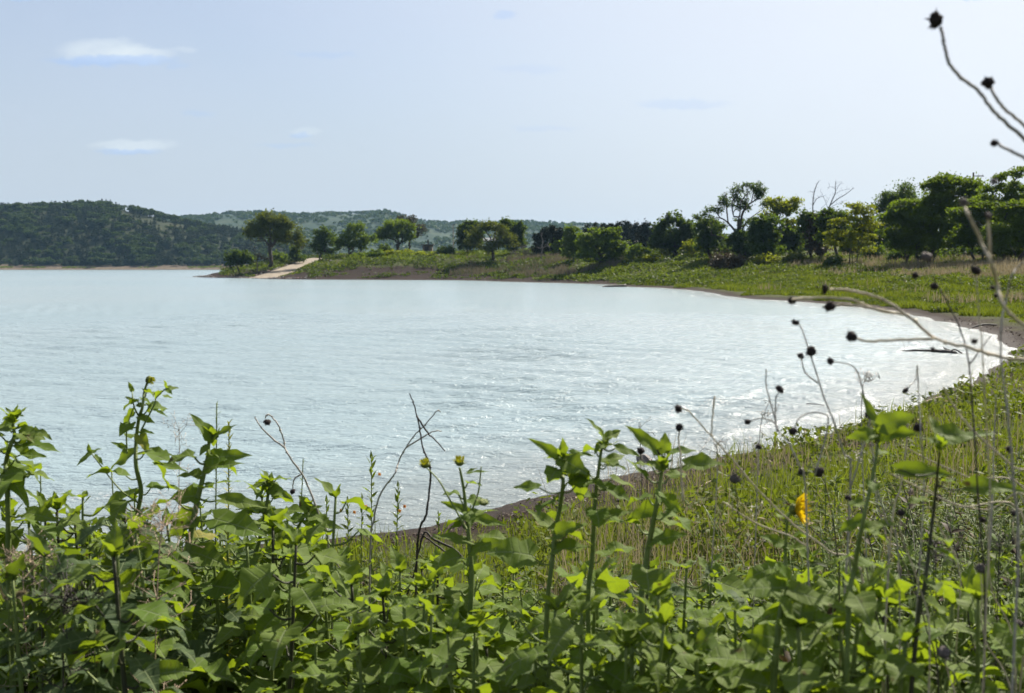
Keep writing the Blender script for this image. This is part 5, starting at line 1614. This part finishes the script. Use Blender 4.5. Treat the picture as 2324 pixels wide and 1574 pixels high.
for (u0, u1), (d0, d1), vt, sc, n, lab, grp, tpl in zones:
    for q in range(n):
        d = tg.uniform(d0, d1)
        u = tg.uniform(u0, u1)
        v = vt + abs(tg.normal(0, sc * .6)) + (0 if d > d0 + .6 else 70)
        ztop = P(u, v, d)[2]
        x = (u - 1162) / F * d
        zb = gz(x, d)
        h = ztop - zb
        if h < .25:
            h = tg.uniform(.3, .5)
        k = int(tpl[int(tg.integers(0, len(tpl)))])
        if k in first:
            o = templates[k]
            first.discard(k)
        else:
            o = copy_tree(templates[k])
        o.location = (x, d, zb)
        s = float(np.clip(h, .45, 1.35))
        o.scale = (s ** .35 * tg.uniform(.85, 1.15),) * 2 + (h,)
        o.rotation_euler = (0, 0, tg.uniform(0, 6.28))
        tag(o, lab, 'plant', grp)
for k in first:
    for ch in list(templates[k].children):
        bpy.data.objects.remove(ch)
    bpy.data.objects.remove(templates[k])


# narrow leaved weeds: a few kinds, copied through the tangle
wg = np.random.default_rng(55)
wt = []
for k in range(6):
    root = bpy.data.objects.new('leafy_weed', None)
    C.objects.link(root)
    st, fo = MB(), MB()
    nst = int(wg.integers(2, 5))
    for q in range(nst):
        lean = wg.normal(0, .16, 2)
        pth = smooth_path([(wg.normal(0, .02), wg.normal(0, .02), -.03), (lean[0] * .4, lean[1] * .4, .5), (lean[0], lean[1], wg.uniform(.75, 1.0))], 8)
        st.tube(pth, [.0035, .0015], 5)
        phi = 0
        for j in range(34 if k < 4 else 12):
            tt = wg.uniform(.12, 1)
            p0 = pth[int(tt * (len(pth) - 1))]
            phi += 2.4
            out = np.array((math.cos(phi), math.sin(phi), 0))
            ll = wg.uniform(.05, .11) * (1.2 - .6 * tt)
            leaf_blade(fo, p0, unit(out + np.array((0, 0, wg.uniform(.1, 1.2)))), unit(np.array((0, 0, 1.0)) - out * .5 + wg.normal(0, .4, 3)), ll, ll * (.22 if k % 2 else .38), wg.uniform(.1, 1.3), .2, wg, rows=5, serr=.04, heart=.2)
        for j in range(5):
            p0 = pth[int(wg.uniform(.4, 1) * (len(pth) - 1))]
            e = p0 + unit(wg.normal(size=3) + (0, 0, .8)) * wg.uniform(.06, .16)
            st.tube([p0, (p0 + e) / 2 + wg.normal(0, .01, 3), e], [.0015, .0008], 4)
    st.build('stem', M['dark_stem' if k >= 4 else 'stem'], root)
    fo.build('foliage', M['weed_deep' if k in (1, 3) else 'leaf_brown' if k >= 4 else 'spike'], root)
    wt.append(root)
used = set()
for (u0, u1), (d0, d1), vt, sc, n, lab, grp in (
        ((1850, 2400), (2.2, 4.5), 1040, 320, 110, 'narrow leaved weed in the tangle along the right edge', 'weeds in the right hand tangle'),
        ((1850, 2400), (4.5, 9.0), 1000, 160, 40, 'narrow leaved weed on the bank behind the right hand tangle', 'weeds behind the right hand tangle'),
        ((1150, 1850), (3.6, 7.5), 1240, 160, 56, 'narrow leaved weed in the grass between the three shoots and the bloom', 'weeds in the grass at the centre'),
        ((-40, 900), (3.6, 7.0), 1215, 120, 34, 'narrow leaved weed behind the left half of the sunflower thicket', 'weeds behind the left thicket')):
    for q in range(n):
        d = wg.uniform(d0, d1)
        u = wg.uniform(u0, u1)
        x = (u - 1162) / F * d
        if sdist([x], [d])[0] < .8:
            continue
        zb = gz(x, d)
        h = float(np.clip(P(u, vt + wg.uniform(0, sc), d)[2] - zb, .18, 1.1))
        k = int(wg.choice(6, p=[.26, .18, .26, .14, .08, .08]))
        o = wt[k] if k not in used else copy_tree(wt[k])
        used.add(k)
        o.location = (x, d, zb)
        s_ = wg.uniform(.8, 1.2)
        o.scale = (s_, s_, h)
        o.rotation_euler = (0, 0, wg.uniform(0, 6.28))
        tag(o, lab, 'weed', grp)

# dead stalks with seed heads
def stalk(label, d, paths, heads=(), r=.0028, mat='dry_stem', seed=0, name='dead_stalk', ground=True, cat='dead stalk', tip=.5, jit=.012):
    """paths: lists of pixels; the first path's last point is carried down to the ground"""
    g = np.random.default_rng(4000 + seed)
    P3 = []
    for k, pth in enumerate(paths):
        P3.append([P(u, v, d + g.normal(0, jit) + (0.0 if i else 0)) for i, (u, v) in enumerate(pth)])
    end = P3[0][-1]
    if ground:
        bx_, by_ = end[0] + g.normal(0, .02), end[1] + g.uniform(-.05, .05)
        base = np.array((bx_, by_, gz(bx_, by_)))
        if end[2] - base[2] > .04:
            P3[0] += [end * .55 + base * .45 + (g.normal(0, .01), 0, 0), base - (0, 0, .03)]
    else:
        base = end
    root = thing(name, base, label, cat)
    mb = MB()
    for k, pp in enumerate(P3):
        sp_ = smooth_path(pp, 6)
        sp_[1:-1] += g.normal(0, r * .16, (len(sp_) - 2, 3))
        mb.tube(sp_, [r * tip, r * (1.0 if k == 0 else .75)], 6)
        if k == 0:
            for q in range(5, len(sp_) - 1, 7):     # joints
                mb.tube([sp_[q] - (sp_[q + 1] - sp_[q]) * .2, sp_[q], sp_[q] + (sp_[q + 1] - sp_[q]) * .2], [r * .6, r * 1.25, r * .6], 6)
    mb.build('stem', M[mat], root, origin=base)
    for hd in heads:
        u, v, rr = hd[:3]
        c = P(u, v, d)
        sm_ = seed_mesh(c, pxm(rr, d), g, (g.normal(0, .5), -.4, g.normal(0, .6)))
        o = sm_.build('seed_head', M[hd[3] if len(hd) > 3 else 'seed'], root, origin=base)
    return root


K_ = stalk
K_('tall pale dead stalk rising highest at the upper right, topped by a dark seed head', 1.6, [[(2135, 62), (2143, 100), (2152, 138), (2175, 172), (2218, 204), (2250, 246), (2290, 285), (2330, 322), (2420, 430), (2500, 700), (2540, 1200)], [(2248, 198), (2262, 225), (2285, 252), (2330, 290), (2400, 380), (2450, 520)], [(2263, 325), (2290, 342), (2330, 362), (2420, 430)]],
   [(2125, 46, 17), (2241, 188, 12), (2256, 325, 8)], r=.0030, mat='grey_stem', seed=1, tip=.75)
K_('pale dead stalk arching in from the right edge above the log', 1.75, [[(1883, 657), (1932, 660), (2002, 680), (2066, 721), (2122, 768), (2200, 790), (2282, 814), (2340, 824), (2450, 900), (2500, 1200)], [(1797, 680), (1851, 677), (1932, 680), (1984, 702), (2062, 716)], [(1890, 694), (1920, 692), (1965, 698), (2030, 711)], [(1940, 768), (1974, 776), (2050, 771), (2122, 769)]],
   [(1872, 657, 11), (1797, 683, 9), (1883, 696, 11), (1932, 764, 11)], r=.0034, seed=2, tip=.6)
K_('slim grey stalk with three dark heads near its top in front of the bright water', 2.1, [[(1812, 735), (1820, 748), (1834, 790), (1850, 840), (1872, 907), (1893, 959), (1914, 1029), (1930, 1120)], [(1893, 821), (1932, 830), (1948, 851), (1960, 896), (1972, 960), (1930, 1110)], [(1817, 812), (1828, 846), (1856, 870)]],
   [(1805, 733, 8), (1841, 798, 11), (1817, 808, 8), (1885, 820, 8)], r=.0022, mat='grey_stem', seed=3)
K_('slim grey stalk with bare twig left of the three headed stalk', 2.2, [[(1769, 890), (1761, 907), (1763, 969), (1789, 1004), (1813, 1057), (1830, 1150)], [(1702, 957), (1722, 950), (1754, 957), (1764, 976)], [(1804, 972), (1812, 952), (1830, 940), (1862, 938), (1880, 960), (1850, 1080)], [(1739, 838), (1740, 880), (1757, 945), (1764, 980)]],
   [(1770, 884, 10), (1697, 958, 7), (1800, 979, 9), (1722, 1015, 7)], r=.0022, mat='grey_stem', seed=4)
K_('long tan stalk slanting down to the yellow bloom from a dark head', 2.3, [[(1545, 928), (1565, 936), (1614, 990), (1674, 1057), (1720, 1112), (1800, 1190), (1880, 1250), (1960, 1330)], [(1542, 978), (1540, 1000), (1544, 1040), (1550, 1140)], [(1614, 988), (1618, 940), (1622, 900)], [(1640, 1140), (1720, 1190), (1790, 1215), (1830, 1240)]],
   [(1540, 928, 10), (1542, 971, 8)], r=.0028, seed=5)
K_('straight dark dead stalk with side twig right of the floating log', 1.9, [[(2117, 630), (2130, 652), (2152, 692), (2176, 740), (2197, 812), (2206, 917), (2212, 1000), (2225, 1200), (2235, 1400)], [(2249, 763), (2226, 792), (2200, 828)]], [(2077, 625, 7), (2120, 650, 8)], r=.0018, mat='dark_stem', seed=6)
K_('pale upright stalk with a hooked tip at the right edge', 1.6, [[(2335, 592), (2310, 606), (2295, 630), (2284, 680), (2274, 728), (2272, 819), (2281, 889), (2288, 952), (2300, 1100), (2310, 1300)]], [(2253, 653, 6), (2262, 671, 7), (2212, 775, 7), (2117, 793, 6)], r=.0021, mat='grey_stem', seed=7)
K_('thick tan stalk leaning over the dark trees with two blurred heads', 1.4, [[(2188, 470), (2200, 492), (2225, 545), (2250, 600), (2262, 640), (2275, 690), (2310, 730), (2360, 770), (2460, 950), (2500, 1250)], [(2243, 498), (2244, 540), (2248, 590)]], [(2187, 460, 10, 'seed_pale'), (2243, 490, 9, 'seed_pale'), (2255, 412, 8, 'seed_pale')], r=.0028, seed=8, tip=.6)
K_('short dark stalk with a ragged head before the tan grass', 1.7, [[(2215, 622), (2218, 660), (2222, 720), (2230, 800), (2240, 1000), (2245, 1200)]], [(2215, 614, 12), (2103, 583, 10, 'seed_pale')], r=.0014, seed=9)
K_('thin dead stalk with a head among the blurred green shoots', 2.1, [[(2055, 895), (2062, 878), (2078, 862), (2082, 830), (2085, 900), (2090, 1000), (2095, 1150)], [(1975, 948), (1978, 990), (1985, 1080)]], [(2055, 887, 8), (1973, 940, 10), (2083, 970, 10)], r=.0015, mat='grey_stem', seed=10)
K_('dead stalk with a brown head above the muddy shore', 2.3, [[(1862, 1076), (1875, 1110), (1890, 1180), (1900, 1260), (1905, 1330)], [(1668, 1096), (1672, 1130), (1680, 1200)]], [(1859, 1071, 11), (1819, 1071, 8), (1668, 1088, 12, 'seed_pale')], r=.0018, mat='dark_stem', seed=11)
K_('low dead stalk with dark heads caught in the shoot tops', 2.55, [[(1455, 1030), (1462, 1060), (1470, 1120), (1475, 1250)], [(1492, 1030), (1497, 1060), (1480, 1150)]], [(1454, 1024, 9), (1491, 1026, 11), (1506, 1050, 9)], r=.0016, mat='dark_stem', seed=12)
sg = np.random.default_rng(91)
for k, (u, v, r_, mt, lab) in enumerate([
        (2142, 1480, 14, 'seed_pale', 'bent stalk with a pale round head low in the right corner'), (2055, 1438, 11, 'seed', 'stalk with a dark round head left of the pale round head'), (2225, 1290, 10, 'seed_pale', 'stalk with a greyish head near the right edge, low down'),
        (2010, 1405, 9, 'seed', 'stalk with a brown head above the bottom right leaves'), (2130, 1130, 8, 'seed', 'stalk with a small dark head under the long drooping leaf'), (2290, 1020, 9, 'seed', 'stalk with an orange brown head at the right edge'),
        (2045, 1165, 8, 'seed', 'thin stalk with a dark head in the weeds right of the bloom'), (1925, 1130, 8, 'seed', 'thin stalk with a dark head just right of the bloom'), (2230, 1180, 8, 'seed', 'thin stalk with a dark head among the right hand weeds'), (1985, 1100, 8, 'seed', 'thin stalk with a brown head behind the jagged topped shoot'),
        (2300, 1165, 8, 'seed', 'thin stalk with a dark head close to the right border'), (2310, 1420, 12, 'seed', 'stalk with a brown head in the extreme right corner')]):
    d = sg.uniform(1.7, 2.4)
    K_(lab, d, [[(u, v + 4), (u + sg.uniform(-8, 12), v + 50), (u + sg.uniform(0, 50), v + 160), (u + sg.uniform(10, 90), v + 320)]], [(u, v, r_, mt)], r=.0018, mat='grey_stem' if k % 2 else 'dry_stem', seed=30 + k)
for k, (pth, mt, r_, lab) in enumerate([
        ([(2020, 1075), (2090, 1110), (2180, 1150), (2330, 1200)], 'dry_stem', .0026, 'tan fallen stalk lying across the weeds at the right'), ([(2045, 1010), (2100, 1040), (2200, 1085), (2340, 1150)], 'dry_stem', .0024, 'tan fallen stalk just under the blurred drooping leaves'),
        ([(2085, 1090), (2150, 1140), (2240, 1158), (2340, 1160)], 'dry_stem', .0022, 'third tan fallen stalk curving flat to the right border'), ([(2140, 880), (2170, 930), (2215, 985), (2300, 1060), (2400, 1150)], 'dry_stem', .0026, 'tan stalk slanting from the right shore down into the weeds'),
        ([(2060, 940), (2058, 1000), (2045, 1100), (2020, 1230)], 'dry_stem', .0024, 'pale upright stalk between the two blurred shoots'), ([(1980, 1040), (1992, 1110), (2010, 1180), (2040, 1290)], 'grey_stem', .0016, 'thin greyish stalk bending right behind the blurred shoots'),
        ([(2260, 900), (2256, 1020), (2250, 1180), (2240, 1330), (2235, 1480)], 'grey_stem', .0026, 'long greyish upright stalk near the right border'), ([(2030, 1240), (2075, 1330), (2100, 1420), (2130, 1560)], 'dark_stem', .002, 'dark brown bent stalk above the bottom right corner'),
        ([(2160, 1260), (2190, 1350), (2205, 1450), (2230, 1570)], 'dark_stem', .002, 'dark brown stalk leaning right in the corner weeds'), ([(1960, 1250), (1975, 1340), (2000, 1440), (2015, 1560)], 'dark_stem', .002, 'dark brown stalk left of the corner stalks')]):
    K_(lab, sg.uniform(1.9, 2.5), [pth], [], r=r_, mat=mt, seed=60 + k)

# dead stems against the water, centre left
d = 3.6
Q = lambda cx, cy_: (544.7 + cx * .2691, 817 + cy_ * .2691)
K_('forked dead stem with a hanging dark seed head left of centre', d, [[Q(212, 492), Q(228, 463), Q(270, 480), Q(330, 570), Q(368, 680), Q(378, 745), Q(420, 820), Q(520, 960), Q(570, 1060), Q(620, 1180), Q(690, 1390), Q(745, 1560)], [Q(125, 480), Q(180, 570), Q(260, 650), Q(378, 745)], [Q(445, 1090), Q(450, 1030), Q(468, 995), Q(520, 965)]],
   [(606, 958, 8), (664, 1116, 6)], r=.0042, mat='grey_stem', seed=70, tip=.45)
K_('dark upright dead stem with a broken pale tip at the centre', d, [[Q(1430, 285), Q(1465, 370), Q(1490, 470), Q(1510, 550), Q(1540, 730), Q(1590, 850), Q(1607, 960), Q(1600, 1060), Q(1570, 1300), Q(1500, 1560)], [Q(1730, 770), Q(1640, 670), Q(1580, 615), Q(1490, 475)]], [], r=.0046, mat='dark_stem', seed=71, tip=.4)
K_('wavy pale dead stem with two fine twigs crossing the dark stem', d + .1, [[Q(1690, 440), Q(1660, 432), Q(1560, 550), Q(1470, 640), Q(1400, 740), Q(1340, 860), Q(1300, 970), Q(1230, 1060), Q(1165, 1180), Q(1130, 1350), Q(1100, 1560)], [Q(1700, 602), Q(1650, 600), Q(1570, 635), Q(1400, 742)]], [], r=.0040, mat='grey_stem', seed=72, tip=.4)
K_('fallen dark bent stem lying behind the sunflowers at the centre', 3.9, [[(900, 1400), (935, 1320), (960, 1215), (985, 1225), (1060, 1290)], [(960, 1215), (1000, 1245), (1060, 1290)]], [], r=.0055, mat='dark_stem', seed=73)


def spike_plant(label, d, u, vtop, vbot, w_, seed, flowers=(), mat='spike', name='evening_primrose', dense=1.0, leaf_len=.085, lw=.33):
    """upright spike: narrow leaves in a spiral, a tuft on top"""
    g = np.random.default_rng(700 + seed)
    top = P(u, vtop, d)
    bx_, by_ = P(u, vbot, d)[0], d
    base = np.array((bx_ + g.normal(0, .02), by_, gz(bx_, by_)))
    root = thing(name, base, label, 'plant')
    path = smooth_path([base - (0, 0, .03), base * .6 + top * .4 + (g.normal(0, .012), 0, 0), top], 10)
    mb = MB()
    mb.tube(path, [.0038, .0022], 6)
    mb.build('stem', M['stem'], root, origin=base)
    fo = MB()
    Hh = top[2] - base[2]
    n = int(95 * dense)
    phi = 0
    for k in range(n):
        tt = .12 + .88 * (k / n)
        p0 = path[0] + (path[-1] - path[0]) * 0
        f_ = tt * (len(path) - 1)
        i = min(int(f_), len(path) - 2)
        p0 = path[i] + (path[i + 1] - path[i]) * (f_ - i)
        phi += 2.4
        out = np.array((math.cos(phi), math.sin(phi), 0))
        ll = leaf_len * (1.25 - .75 * tt) * g.uniform(.7, 1.2) * (w_ / 40)
        leaf_blade(fo, p0, unit(out + np.array((0, 0, g.uniform(.5, 1.5) + 1.2 * (tt > .93)))), unit(np.array((0, 0, 1.0)) - out * .6 + g.normal(0, .4, 3)), ll, ll * lw, g.uniform(.1, 1.0), .2, g, rows=5, serr=0, heart=.1)
    fo.build('foliage', M[mat], root, origin=base)
    for (fu, fv_) in flowers:
        c = P(fu, fv_, d - .02)
        fm = MB()
        for q in range(5):
            an = q * 1.2566
            e = np.array((math.cos(an), -.3, math.sin(an)))
            leaf_blade(fm, c, unit(e + np.array((.3, -.2, .3))), unit(np.array((0.2, -1, .3))), pxm(5.5, d), pxm(4, d), .3, .1, g, rows=4, serr=0, heart=.2)
        fm.build('flower', M['orange'], root, origin=base)
    return root


spike_plant('tallest leafy green spike with an orange flower at the centre', 4.6, 843, 1036, 1330, 40, 1, [(861, 1077)])
spike_plant('second leafy green spike with orange flowers right of the tallest', 4.6, 904, 1100, 1330, 36, 2, [(918, 1150), (907, 1160)])
spike_plant('short leafy spike with yellow orange flowers left of the tallest', 4.7, 789, 1132, 1330, 34, 3, [(774, 1159), (804, 1163)])
spike_plant('small leafy spike tucked against the tallest spike', 4.7, 822, 1127, 1320, 28, 4, [(830, 1150)])
spike_plant('small leafy spike above the broad leaves, far left of the spikes', 4.4, 741, 1135, 1300, 30, 5)
spike_plant('young leafy spike at the edge of the mud', 5.2, 995, 1164, 1300, 30, 6)
spike_plant('very thin tall green spike behind the forked dead stem', 4.4, 688, 1042, 1290, 16, 7, dense=.8, name='thin_weed')
spike_plant('thin green spike just left of the tall budded sunflower', 3.6, 253, 1068, 1250, 14, 8, dense=.7, name='thin_weed')
spike_plant('bristly dark green spike behind the V shaped leaves', 3.5, 492, 915, 1200, 30, 9, dense=1.5, name='bristly_weed', leaf_len=.06, lw=.16)
spike_plant('bushy yellowish seed plume right of the bristly spike', 3.7, 520, 958, 1210, 34, 10, dense=2.4, name='seed_plume', leaf_len=.06, mat='bud_yellow', lw=.2)
spike_plant('thin weed with upturned tips behind the plant cut by the left edge', 3.7, 92, 1060, 1250, 22, 11, dense=.5, name='thin_weed')


def panicle(label, d, u0, v0, u1, v1, spread, n, seed, mat='dry_stem', name='dry_weed', r=.0009):
    """airy dry weed: fine forking twigs with tiny seeds"""
    g = np.random.default_rng(800 + seed)
    b0 = P(u0, v0, d)
    t0_ = P(u1, v1, d)
    base = np.array((b0[0], d, gz(b0[0], d)))
    root = thing(name, base, label, 'dry plant')
    mb = MB()
    main = smooth_path([base - (0, 0, .02), (base + t0_) / 2 + g.normal(0, .02, 3), b0 * .4 + t0_ * .6, t0_], 8)
    mb.tube(main, [r * 2.2, r], 5)
    for k in range(n):
        p0 = main[int(g.uniform(.3, .97) * (len(main) - 1))]
        e = p0 + unit(g.normal(size=3) * (1, .8, .5) + (0, 0, .45)) * pxm(spread, d) * g.uniform(.4, 1.0)
        mid = (p0 + e) / 2 + g.normal(0, .008, 3)
        mb.tube([p0, mid, e], [r, r * .6], 4)
        for q in range(4):
            s = mid + (e - mid) * g.uniform(0, 1)
            e2 = s + unit(g.normal(size=3) + (0, 0, .6)) * pxm(spread, d) * g.uniform(.1, .3)
            mb.tube([s, e2], [r * .6, r * .5], 3)
            mb.tube([e2, e2 + unit(e2 - s) * .006], [r * 1.6, r * .4], 4)
    mb.build('stem', M[mat], root, origin=base)
    return root


panicle('airy dry weed with fine seeds left of the V leaved sunflower', 3.5, 410, 1100, 405, 975, 60, 26, 1, 'grey_stem')
panicle('tangled rusty dry weed across the shaded leaves at the left', 2.6, 330, 1400, 380, 1180, 110, 46, 2, 'drift_pale', r=.0011)
panicle('tangled dark dry weed in the bottom left corner', 2.5, 120, 1560, 160, 1340, 120, 56, 3, 'dark_stem', r=.0013)
panicle('rusty dry weed at the left edge among the low leaves', 2.7, 40, 1400, 60, 1260, 90, 40, 4, 'drift_pale', r=.001)
panicle('wispy dry seed stalk in front of the bright water, left of the bloom', 3.0, 1690, 1120, 1745, 930, 40, 22, 5, 'grey_stem')
panicle('wispy dry seed stalk in front of the water, right of the bloom', 2.8, 1925, 1050, 1975, 860, 40, 22, 6, 'grey_stem')
panicle('wispy weed standing at the waterline behind the three shoots', 4.6, 1460, 1150, 1450, 960, 40, 20, 7, 'stem_dark')
panicle('fine dry weed against the mud right of the three shoots', 3.2, 1640, 1180, 1620, 1000, 36, 18, 8, 'grey_stem')
panicle('dark reddish dry weed in the right hand weeds', 2.6, 2130, 1420, 2120, 1250, 60, 34, 9, 'dark_stem')
panicle('dark reddish dry weed near the right border', 2.5, 2260, 1420, 2270, 1230, 70, 36, 10, 'dark_stem')

# nodding foxtail heads at the left edge
for k, (u, v, uu, vv, lab) in enumerate([(20, 1420, 55, 1345, 'nodding yellow foxtail grass head at the left edge'), (30, 1440, -5, 1330, 'foxtail grass head bending left at the picture edge'), (215, 1500, 222, 1440, 'small upright foxtail grass head among the dark leaves')]):
    g = np.random.default_rng(60 + k)
    d = 2.6
    a, b = P(u, v, d), P(uu, vv, d)
    base = np.array((a[0], d, gz(a[0], d)))
    root = thing('foxtail_grass', base, lab, 'grass plant')
    pth = smooth_path([base, a, (a + b) / 2 + (0, 0, .03), b], 8)
    mb = MB(); mb.tube(pth, [.0015, .001], 5); mb.build('stem', M['stem'], root, origin=base)
    mb = MB()
    hd = pth[-11:]
    for q in range(420):
        s = hd[int(g.integers(0, len(hd)))] + g.normal(0, .001, 3)
        e = s + unit(g.normal(size=3) + unit(hd[-1] - hd[0]) * .5) * g.uniform(.006, .014)
        sd2 = unit(np.cross(e - s, g.normal(size=3))) * .0006
        mb.add([s - sd2, s + sd2, e], [(0, 1, 2)])
    mb.build('seed_spike', M['dry_grass'], root, origin=base)

# ------------------------------------------------------------------ haze
mb = MB()
mb.box((-3500, -3500, -6), (3500, 3500, 140))
m, t = new_mat('haze')
pv = t.n('ShaderNodeVolumePrincipled', {'Color': (.42, .70, 1.0, 1), 'Density': .000045, 'Anisotropy': .35})
for s_ in pv.inputs:
    if s_.name in ('Density Attribute', 'Color Attribute', 'Temperature Attribute'):
        s_.default_value = ''
t.n('ShaderNodeOutputMaterial', {'Volume': pv.outputs[0]})
hz = tag(mb.build('haze', m, smooth=False), 'pale blue summer haze over the lake', 'haze', kind='stuff')
